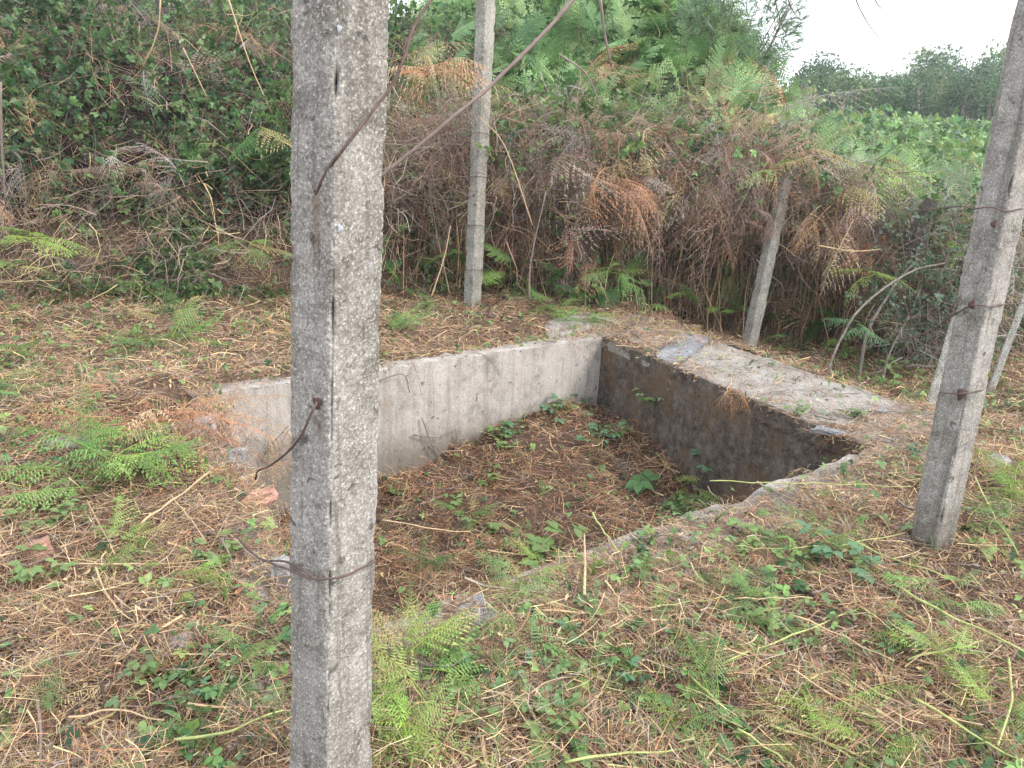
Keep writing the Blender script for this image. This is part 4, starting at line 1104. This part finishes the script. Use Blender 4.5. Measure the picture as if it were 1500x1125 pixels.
# loose leaves to thicken
P_ = bank_points(9500, -7.5, 1.8, .7, 3.4, 1.4); nn = normals(P_); n = len(P_)
P2 = P_ + nn * rng.uniform(.05, .62, (n, 1)); patch = fbm(P2[:, 0] * 1.6 + 40, P2[:, 2] * 2.0 + P2[:, 1] * .7)
keep = rng.random(n) < np.clip(sstep(.40, .56, patch), .08, 1)
c = pick([G_DK, G_MD, (.06, .13, .06), (.13, .22, .08), (.24, .31, .15)], n, [.14, .3, .24, .22, .1], .3)
scatter(b, LF, P2[keep], (randunit(n) + nn * .3)[keep], (nn + .7 * randunit(n))[keep], rng.uniform(.055, .115, n)[keep], c[keep])
b.build('bramble_thicket', M_LEAF); bpy.data.objects['bramble_thicket']['kind'] = 'stuff'

# low ivy and weeds on the earth face of the bank
b = Batch(); P_ = bank_points(5200, -7.5, 2.0, -.1, .95, 1.0); nn = normals(P_); n = len(P_)
patch = fbm(P_[:, 0] * 1.5 + 60, P_[:, 1] * 2.5); keep = rng.random(n) < np.clip(sstep(.40, .58, patch), .08, 1) * np.where(P_[:, 0] > -1.2, .6, 1)
c = pick([G_MD, (.12, .21, .09), G_LT, G_DK], n, None, .3)
scatter(b, LF, (P_ + nn * rng.uniform(.02, .12, (n, 1)))[keep], (randunit(n) + nn * .5)[keep], (nn + .6 * randunit(n))[keep], rng.uniform(.05, .11, n)[keep], c[keep])
keep = keep & (rng.random(n) < .28)
scatter(b, SPR, P_[keep], (nn + randunit(n) * .7 + np.array([0, -.2, 0]))[keep], (nn + .4 * randunit(n))[keep], rng.uniform(.2, .4, n)[keep], c[keep])
b.build('bank_ivy', M_LEAF)['kind'] = 'stuff'

# dead stems, hanging roots and dry fronds over the whole bank front
b = Batch()
P_ = bank_points(1500, -7.5, 5.5, .0, 3.2, 1.2); nn = normals(P_); n = len(P_)
P2 = P_ + nn * rng.uniform(.02, .55, (n, 1))
c = pick([B_GY, B_DK, B_PK, B_TN, (.20, .16, .15)], n, [.3, .2, .2, .1, .2], .3)
scatter(b, TG, P2, randunit(n), randunit(n), rng.uniform(.45, .95, n), c)
P_ = bank_points(1300, -7.5, 1.5, .6, 3.2, 1.3); nn = normals(P_); n = len(P_); kk = fbm(P_[:, 0] * 1.4 + 90, P_[:, 2] * 2) > .44; P_ = P_[kk]; nn = nn[kk]; n = len(P_)
c = pick([B_GY, (.42, .36, .33), B_PK, (.44, .28, .18)], n, None, .3)
scatter(b, FRD, P_ + nn * rng.uniform(.15, .55, (n, 1)), randunit(n) + np.array([0, -.5, -.4]), nn + .5 * randunit(n), rng.uniform(.25, .6, n), c, c)
# thin straw on the earth face
P_ = bank_points(5200, -7.5, 3, -.2, 1.3, 1.0); nn = normals(P_); n = len(P_); c = pick([B_GY, B_PK, B_TN, B_DK, B_RD], n, None, .3)
M = frames(randunit(n) + np.array([0, -.2, -.4]), nn + .4 * randunit(n), 1.0); L = rng.uniform(.08, .3, n); M = M * np.stack([np.full(n, .25), L, L], 1)[:, None, :]
which = rng.integers(0, len(ST), n)
for k in range(len(ST)): b.add(ST[k], M[which == k], (P_ + nn * rng.uniform(.01, .08, (n, 1)))[which == k], c[which == k])
b.build('dead_stems', M_DRY)['kind'] = 'stuff'

# curtain of dead bracken: hanging fronds and vertical stalks
def curtain_w(x): return sstep(-2.2, .3, x) * (1 - sstep(4.6, 5.6, x))
b = Batch(); n = 4200
x = rng.uniform(-1.6, 5.2, n); keep = rng.random(n) < np.clip(curtain_w(x) + .1, 0, 1); x = x[keep]; n = len(x)
top = 1.62 + .7 * (fbm(x * 1.2 + 8, x * 0 + 3) - .5) - .10 * np.clip(x - 2.2, 0, 3)
d = rng.uniform(-.05, .75, n); top = top - .08 - .42 * sstep(1.7, 3.0, x) - .50 * sstep(3.1, 4.3, x)
z = np.where(rng.random(n) < .80, top + rng.normal(0, .20, n), rng.uniform(.0, 1.5, n)); hole = fbm(x * 1.7 + 11, z * 1.9 + 5)
kk = rng.random(n) < np.clip(sstep(.44, .56, hole), .03, 1); x, d, z = x[kk], d[kk], z[kk]; n = len(x)
y = foot(x) + d - .35 * sstep(.7, 1.4, z) * sstep(-.5, 1.0, x); P_ = np.stack([x, y, z], 1)
def clear_post(P_):
    f = np.clip((P_[:, 2] - lp0[2]) / (lp1[2] - lp0[2]), 0, 1); xl = (lp0[0] + (lp1[0] - lp0[0]) * f) * P_[:, 1] / (lp0[1] + (lp1[1] - lp0[1]) * f)
    return ~((np.abs(P_[:, 0] - xl) < .22) & (P_[:, 1] < 7.95) & (P_[:, 2] < 1.42))
kk = clear_post(P_); P_ = P_[kk]; n = len(P_)
dirs = np.stack([rng.normal(0, .55, n), rng.normal(-.45, .35, n), rng.normal(-.35, .55, n)], 1)
c = pick([(.26, .145, .095), (.44, .25, .15), B_PK, (.42, .37, .33), B_TN, (.40, .31, .25)], n, [.16, .12, .2, .22, .12, .18], .4)
scatter(b, FRD, P_, dirs, tilt_ups(n, .6) + np.array([0, -.6, 0]), rng.uniform(.28, .62, n) * np.where(rng.random(n) < .15, 1.5, 1), c, c * .85 + .02)
gsel = rng.random(n) < .20                                              # bramble leaves threaded through the dead fronds
gl = np.repeat(P_[gsel], 7, 0) + rng.normal(0, .09, (7 * int(gsel.sum()), 3)) + np.array([0, -.08, 0]); ng = len(gl)
n = 1100; x = rng.uniform(-1.4, 5.0, n); z = rng.uniform(.9, 1.8, n) - .35 * sstep(1.7, 3.0, x) - .5 * sstep(3.1, 4.3, x); y = foot(x) + rng.uniform(-.35, .6, n); P_ = np.stack([x, y, z], 1); P_ = P_[clear_post(P_)]; n = len(P_)
c = pick([B_GY, B_PK, (.2, .14, .11), (.38, .33, .30)], n, None, .3)
scatter(b, TG, P_, randunit(n), randunit(n), rng.uniform(.4, .9, n), c)
# vertical dead stalks
n = 3300; x = rng.uniform(-1.8, 5.2, n); keep = rng.random(n) < np.clip(curtain_w(x), .05, 1); x = x[keep]; n = len(x)
d = rng.uniform(-.15, .6, n); y = foot(x) + d; kk = ~((np.abs(x - 2.45 * y / 7.6) < .25) & (y < 7.8)); x, y = x[kk], y[kk]; n = len(x); z0_ = terrain(x, y); L = rng.uniform(.5, 1.75, n) * (1 - .15 * sstep(1.7, 3.0, x) - .35 * sstep(3.1, 4.3, x))
M = frames(np.stack([rng.normal(0, .16, n), rng.normal(-.06, .14, n), np.ones(n)], 1), randunit(n) + np.array([0, -2., 0]), 1.0)
M = M * np.stack([np.where(rng.random(n) < .12, .6, rng.uniform(.12, .32, n)), L, L * .7], 1)[:, None, :]
P_ = np.stack([x, y, z0_ + L * .5], 1); c = pick([B_TN, B_RD, B_GY, B_PK, B_DK, B_OR], n, [.2, .22, .1, .12, .24, .12], .4)
which = rng.integers(0, len(ST), n)
for k in range(len(ST)): b.add(ST[k], M[which == k], P_[which == k], c[which == k])
b.build('dead_bracken_curtain', M_DRY)['kind'] = 'stuff'
b = Batch(); cg = pick([G_MD, G_LT, (.07, .15, .07), (.2, .3, .12)], ng, None, .3)
scatter(b, LF, gl, randunit(ng), randunit(ng) + np.array([0, -.6, .6]), rng.uniform(.05, .10, ng), cg)
n = 110; x = rng.uniform(-1.2, 4.6, n); y = foot(x) + rng.uniform(-.3, .3, n); P_ = np.stack([x, y, terrain(x, y) + rng.uniform(0, .35, n)], 1)
cg = pick([G_MD, G_LT, G_BR], n, None, .3); scatter(b, FR, P_, np.stack([rng.normal(0, .6, n), rng.normal(-.4, .4, n), rng.uniform(.2, 1, n)], 1), tilt_ups(n, .4), rng.uniform(.15, .4, n), cg)
n = 700; x = rng.uniform(-2.2, 5.2, n); z = 1.25 + .75 * rng.random(n) - .3 * sstep(1.7, 3.0, x) - .5 * sstep(3.1, 4.3, x); y = foot(x) + rng.uniform(-.25, .5, n); P_ = np.stack([x, y, z], 1)
kk = fbm(x * 1.5 + 70, z * 2) > .46; n = int(kk.sum()); cg = pick([G_MD, G_LT, (.12, .22, .10)], n, None, .3)
scatter(b, SPR, P_[kk], np.stack([rng.normal(0, .7, n), rng.normal(-.5, .4, n), rng.normal(0, .6, n)], 1), tilt_ups(n, .5), rng.uniform(.3, .6, n), cg, cg * .4 + np.array([.08, .05, .03]))
b.build('climbing_bramble', M_LEAF)['kind'] = 'stuff'

# living bracken above and behind the curtain
b = Batch(); P_ = bank_points(8000, -1.5, 9, .55, 8.5, 1.45); nn = normals(P_); n = len(P_)
keep = rng.random(n) < np.clip(.15 + sstep(-1.2, 1.6, P_[:, 0]) * sstep(.7, 1.3, foot_d(P_)), 0, 1); P_ = P_[keep]; nn = nn[keep]; n = len(P_)
P2 = P_ + np.array([0, 0, 1.]) * rng.uniform(.1, .55, (n, 1))
dirs = nn * .35 + np.stack([rng.normal(.1, .5, n), rng.normal(-.35, .45, n), rng.uniform(.1, .95, n)], 1)
c = pick([G_LT, (.17, .31, .13), (.25, .40, .17), (.12, .23, .09), (.33, .46, .20)], n, [.3, .2, .25, .1, .15], .22)
scatter(b, FR, P2, dirs, tilt_ups(n, .35) + np.array([0, -.5, 0]), rng.uniform(.32, .72, n), c, c * .8 + np.array([.06, .06, .01]))
b.build('bracken_bank', M_LEAF)['kind'] = 'stuff'

# scrub on the slope beyond
b = Batch(); n = 2600
y = 9.5 + 9 * rng.random(n) ** 1.3; x = y * rng.uniform(.28, .82, n); P_ = np.stack([x, y, terrain(x, y)], 1)
keep = in_view(P_, 200, 200) & (foot_d(P_) > .3); P_ = P_[keep]; n = len(P_); sz = rng.uniform(.45, .85, n) * (1 + np.clip(P_[:, 1] - 14, 0, 99) * .05)
P2 = P_ + np.array([0, 0, 1.]) * rng.uniform(0, .5, (n, 1)) * sz[:, None]
c = pick([G_LT, (.16, .27, .07), (.20, .30, .10), G_MD, (.26, .33, .14), (.30, .27, .15)], n, [.28, .24, .2, .12, .1, .06], .22)
scatter(b, FR, P2, np.stack([rng.normal(0, .6, n), rng.normal(-.3, .5, n), rng.uniform(.2, 1, n)], 1), tilt_ups(n, .4) + np.array([0, -.5, 0]), sz, c, c)
nb = 1500; y = 12 + 30 * rng.random(nb) ** 1.3; x = y * rng.uniform(.28, .84, nb); cen = np.stack([x, y, terrain(x, y)], 1); cen = cen[in_view(cen, 150, 150)]; nb = len(cen)
bs = rng.uniform(.45, 1.1, nb) * (1 + (cen[:, 1] - 12) * .012); bc = pick([(.12, .22, .07), (.19, .31, .10), (.09, .17, .07), (.27, .36, .14), (.15, .22, .12)], nb, None, .25); kk = cen[:, 1] < 17; bs[kk & (rng.random(nb) < .35)] *= 1.7; m_ = 90
ci = np.repeat(np.arange(nb), m_); dd = randunit(nb * m_); dd[:, 2] = np.abs(dd[:, 2]) * 1.1 - .15
P_ = cen[ci] + dd * (rng.uniform(.35, 1, (nb * m_, 1)) * bs[ci][:, None]) ; c = np.clip(bc[ci] * rng.uniform(.7, 1.35, (nb * m_, 1)), 0, 1)
scatter(b, LF, P_, dd + .6 * randunit(nb * m_), dd + .5 * randunit(nb * m_) + np.array([0, 0, .4]), rng.uniform(.08, .17, nb * m_) * (1 + (P_[:, 1] - 12) * .025), c)
b.build('green_scrub', M_LEAF)['kind'] = 'stuff'

# named plants on the bank
def bank_fern(px, py, Y, nf, size, col, lab, up=.5, wilt=0.0):
    return fern(px, py, nf, size, col, lab, 'ferns on the bank', up=up, near=True, wilt=wilt, pos=PY(px, py, Y))
bank_fern(385, 190, 7.6, 4, .55, G_MD, 'big dark green fern hanging beside the top left of the nearest post', wilt=.6)
bank_fern(45, 355, 6.3, 6, .45, G_BR, 'yellow green fern low on the left bank')
bank_fern(365, 365, 7.0, 5, .45, G_LT, 'light green fern on the earth bank left of the nearest post')
bank_fern(30, 395, 6.2, 4, .35, G_LT, 'fern at the left edge below the yellow green one')
bank_fern(1290, 250, 8.2, 6, .7, G_BR, 'bright yellow green fern spray in front of the dark post stump')
bank_fern(1225, 270, 7.6, 6, .6, (.15, .30, .12), 'blue green fern spray right of the leaning curtain post')
bank_fern(1135, 250, 7.3, 4, .4, G_LT, 'fern tip over the head of the leaning curtain post')
bank_fern(1255, 480, 5.9, 4, .27, (.12, .26, .12), 'drooping green fern among the thin saplings', wilt=.3)
bank_fern(1270, 405, 6.9, 4, .35, G_BR, 'bright fern in the curtain left of the saplings')
bank_fern(895, 400, 7.3, 5, .35, G_LT, 'fern at the foot of the dead bracken curtain')

# grey-green shrub on the right and its saplings
def leafy_shrub(name, label, c0, rx, ry, rz, nl, leaf, cols, nst=7, group=None, cat='shrub', protos=None, seed=0):
    c0 = np.asarray(c0, float); root = np.array([c0[0], c0[1], float(terrain(c0[0], c0[1]))]); o = tag(empty(name, root), label, cat, group)
    sb = PB(); R = random.Random(seed)
    for i in range(nst):
        a = R.uniform(0, 6.28); tip = c0 + np.array([cos(a) * rx * .8, sin(a) * ry * .8, R.uniform(.0, .9) * rz])
        mid = (root + tip) / 2 + np.array([R.uniform(-.1, .1) * rx, 0, .1 * rz]); sb.tube([root, mid, tip], .012 * rz + .006, .004, 4, 0)
    V_, Q_, T_, K_ = sb.done(); bb = Batch(); bb.raw(V_, Q_, T_, np.full((len(V_), 3), .16) * np.array([1.1, .9, .75])); bb.build('stem', M_STEM, o, root)
    bb = Batch(); dd = randunit(nl); r = rng.uniform(.35, 1, (nl, 1)) ** .5 * (.8 + .35 * fbm(dd[:, :1] * 2.5 + seed + 5, dd[:, 2:] * 2.5 + 9))
    P_ = c0 + dd * r * np.array([rx, ry, rz]); c = pick(cols, nl, None, .3)
    scatter(bb, protos or LF, P_, dd * .6 + randunit(nl), dd + .7 * randunit(nl) + np.array([0, 0, .5]), rng.uniform(.7, 1.3, nl) * leaf, c, c)
    if protos is SPR:
        dd = randunit(36); P_ = c0 + dd * rng.uniform(.3, 1.1, (36, 1)) * np.array([rx, ry, rz * 1.2]); c = pick([B_GY, (.4, .36, .33), B_PK], 36, None, .3)
        scatter(bb, TG, P_, randunit(36), randunit(36), rng.uniform(.4, .8, 36), c)
    bb.build('foliage', M_LEAF, o, root)
    return o
GRN = [(.13, .20, .12), (.20, .26, .18), (.08, .14, .08), (.26, .30, .24)]
leafy_shrub('leafy_shrub', 'grey green small leaved shrub left of the leaning right post', PY(1380, 380, 7.2), .75, .5, .62, 330, .22, GRN, 16, seed=1, protos=SPR)
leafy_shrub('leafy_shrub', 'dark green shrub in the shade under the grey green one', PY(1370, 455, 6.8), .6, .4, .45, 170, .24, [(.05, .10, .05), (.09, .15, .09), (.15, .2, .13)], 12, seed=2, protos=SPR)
leafy_shrub('leafy_shrub', 'green shrub at the right edge behind the leaning right post', PY(1500, 400, 8.0), .6, .5, .8, 1800, .08, [(.08, .17, .05), (.14, .25, .08), (.2, .28, .14)], 7, seed=3)
def sap(pts, r, label):
    P3 = [PY(a, b_, Y) for a, b_, Y in pts]; g = P3[0].copy(); g[2] = min(g[2], float(terrain(g[0], g[1]))) - .1
    return tag(tube_obj('sapling_trunk', [g] + P3, r, r * .6, M_BARK, 7, wob=.14), label, 'sapling', 'bare sapling trunks')
sap([(1212, 545, 6.1), (1230, 500, 6.2), (1262, 450, 6.3), (1330, 400, 6.5), (1385, 385, 6.8)], .012, 'lowest bending sapling trunk rising right from the end of the long slab')
sap([(1270, 490, 6.6), (1290, 450, 6.7), (1318, 408, 6.8), (1345, 380, 7.0)], .015, 'pale straight sapling trunk in the middle')
sap([(1300, 525, 6.5), (1318, 488, 6.6), (1335, 455, 6.7), (1350, 420, 6.8)], .011, 'third sapling trunk in the shade nearest the leaning right post')

# cane lines among the brambles and twigs hanging against the sky
lines = [([(335, 0), (365, 90), (398, 165)], 7.4, .007, 'pale dry cane hanging left of the nearest post'), ([(268, 70), (290, 115), (303, 143)], 7.3, .006, 'short pale cane in the middle of the left brambles'),
         ([(0, 120), (3, 220), (8, 300)], 6.2, .012, 'orange brown dead stem at the left edge'), ([(235, 0), (230, 50), (208, 100)], 7.0, .007, 'pale flowering bramble cane at the top left'),
         ([(880, 0), (886, 50), (896, 98)], 7.0, .014, 'bare crooked branch hanging at the top middle'), ([(820, 80), (860, 110), (880, 160)], 7.0, .009, 'thin cane crossing the dead bracken'),
         ([(780, 330), (740, 215), (700, 170)], 7.3, .007, 'bent tan cane by the tall post'), ([(630, 440), (650, 380), (660, 330)], 7.4, .008, 'tan stem left of the tall post foot'),
         ([(775, 440), (778, 380), (800, 280)], 7.2, .010, 'yellowish upright stem in the curtain'), ([(1200, 360), (1250, 368), (1290, 365)], 7.0, .008, 'level pale stick in the dead bracken on the right')]
for i, (pts, Y, r, lab) in enumerate(lines):
    tag(tube_obj('bare_cane', [PY(a, b_, Y + .05 * k) for k, (a, b_) in enumerate(pts)], r, r * .55, M_TST if i in (0, 1, 3, 6, 7, 9) else M_CANE, 5, wob=.1, seed=i), lab, 'cane', 'bare canes on the bank')
tw = [([(1240, -40), (1256, 5), (1272, 35), (1289, 57)], 'longest bare twig hanging against the white sky'), ([(1150, -40), (1155, 0), (1163, 18), (1173, 30)], 'short bare twig hanging left of the longest one'),
      ([(1270, -40), (1282, 0), (1298, 20)], 'faint bare twig hanging right of the longest one'), ([(1130, -30), (1138, 10), (1146, 40)], 'bare twig hanging beside the tallest ferns')]
for i, (pts, lab) in enumerate(tw):
    tag(tube_obj('hanging_twig', [PY(a, b_, 3.6 + .05 * k) for k, (a, b_) in enumerate(pts)], .0035, .0014, M_CANE, 5, wob=.12, seed=i), lab, 'twig', 'bare twigs against the sky')

# feathery shrub tips against the sky
leafy_shrub('feathery_shrub', 'feathery tall shrub standing against the white sky', PY(1085, 35, 10.5), .8, .7, .75, 1300, .17, [(.12, .20, .09), (.18, .27, .14), (.22, .30, .2)], 12, cat='shrub', seed=5, protos=GR)

# ---- 5. trees on the far hill
def tree(x, y, h, cols, label, seed):
    z = float(terrain(x, y)); root = np.array([x, y, z - .3]); R = random.Random(seed)
    o = tag(empty('eucalyptus_tree', root), label, 'tree', 'trees on the far hill')
    sb = PB(); top = root + np.array([R.uniform(-.4, .4), 0, h * .9]); sb.tube([root, (root + top) / 2 + np.array([R.uniform(-.2, .2), 0, 0]), top], .16, .04, 6, 0)
    limbs = []
    for i in range(9):
        f = R.uniform(.3, .85); p = root + (top - root) * f; a = R.uniform(0, 6.28); l = h * .20 * (1.1 - f * .5)
        e = p + np.array([cos(a) * l, sin(a) * l, l * R.uniform(.3, 1)]); sb.tube([p, (p + e) / 2 + np.array([0, 0, -.1]), e], .05, .02, 4, 0); limbs.append(e)
    limbs.append(top)
    V_, Q_, T_, K_ = sb.done(); bb = Batch(); bb.raw(V_, Q_, T_, np.full((len(V_), 3), 1.) * np.array([.25, .21, .17])); bb.build('trunk', M_STEM, o, root)
    bb = Batch(); nl = 900; cen = np.array(limbs)[rng.integers(0, len(limbs), nl)]
    P_ = cen + np.clip(rng.normal(size=(nl, 3)), -1.7, 1.7) * np.array([.075, .075, .10]) * h; c = pick(cols, nl, None, .4) * random.uniform(.75, 1.3)
    scatter(bb, LF, P_, randunit(nl), randunit(nl), rng.uniform(.5, 1.0, nl) * h * .05, c, c)
    bb.build('crown', M_LEAF, o, root)
ti = 0
for row, (Y, nT, py_top) in enumerate(((46, 17, 138), (56, 21, 116), (68, 25, 94))):
    for i in range(nT):
        px = 1165 + (1540 - 1165) * (i + random.uniform(.1, .9)) / nT
        top = PY(px, py_top - 10 * (px > 1350) + random.uniform(-20, 18) - (8 if 1430 < px < 1490 else 0) , Y + random.uniform(-3, 3)); z = float(terrain(top[0], top[1])); h = max(3.5, top[2] - z)
        kind = random.choice([0, 0, 1, 2])
        cols = [[(.055, .12, .045), (.09, .17, .06)], [(.12, .20, .07), (.17, .24, .09)], [(.045, .09, .045), (.075, .13, .06)]][kind]
        lab = ['dark green tree', 'olive green tree', 'blackish green tree'][kind] + ' in the ' + ['front', 'middle', 'back'][row] + ' row on the far hill'
        tree(top[0], top[1], h, cols, lab, ti); ti += 1

# ---- 6. damp air over the valley
def haze_box():
    m, t, out = newmat('damp_air'); pv = N(t, 'ShaderNodeVolumePrincipled'); pv.inputs['Color'].default_value = (.93, .96, 1, 1); pv.inputs['Density'].default_value = .0014; pv.inputs['Anisotropy'].default_value = .2
    t.links.new(pv.outputs[0], out.inputs['Volume'])
    x0, x1, y0, y1, z0, z1 = -152, 152, -22, 203, -3, 24
    V = [(x, y, z) for z in (z0, z1) for y in (y0, y1) for x in (x0, x1)]
    F = [(0, 2, 3, 1), (4, 5, 7, 6), (0, 1, 5, 4), (2, 6, 7, 3), (0, 4, 6, 2), (1, 3, 7, 5)]
    o = mesh_obj('haze', np.array(V, float), F, m); o['kind'] = 'stuff'
haze_box()
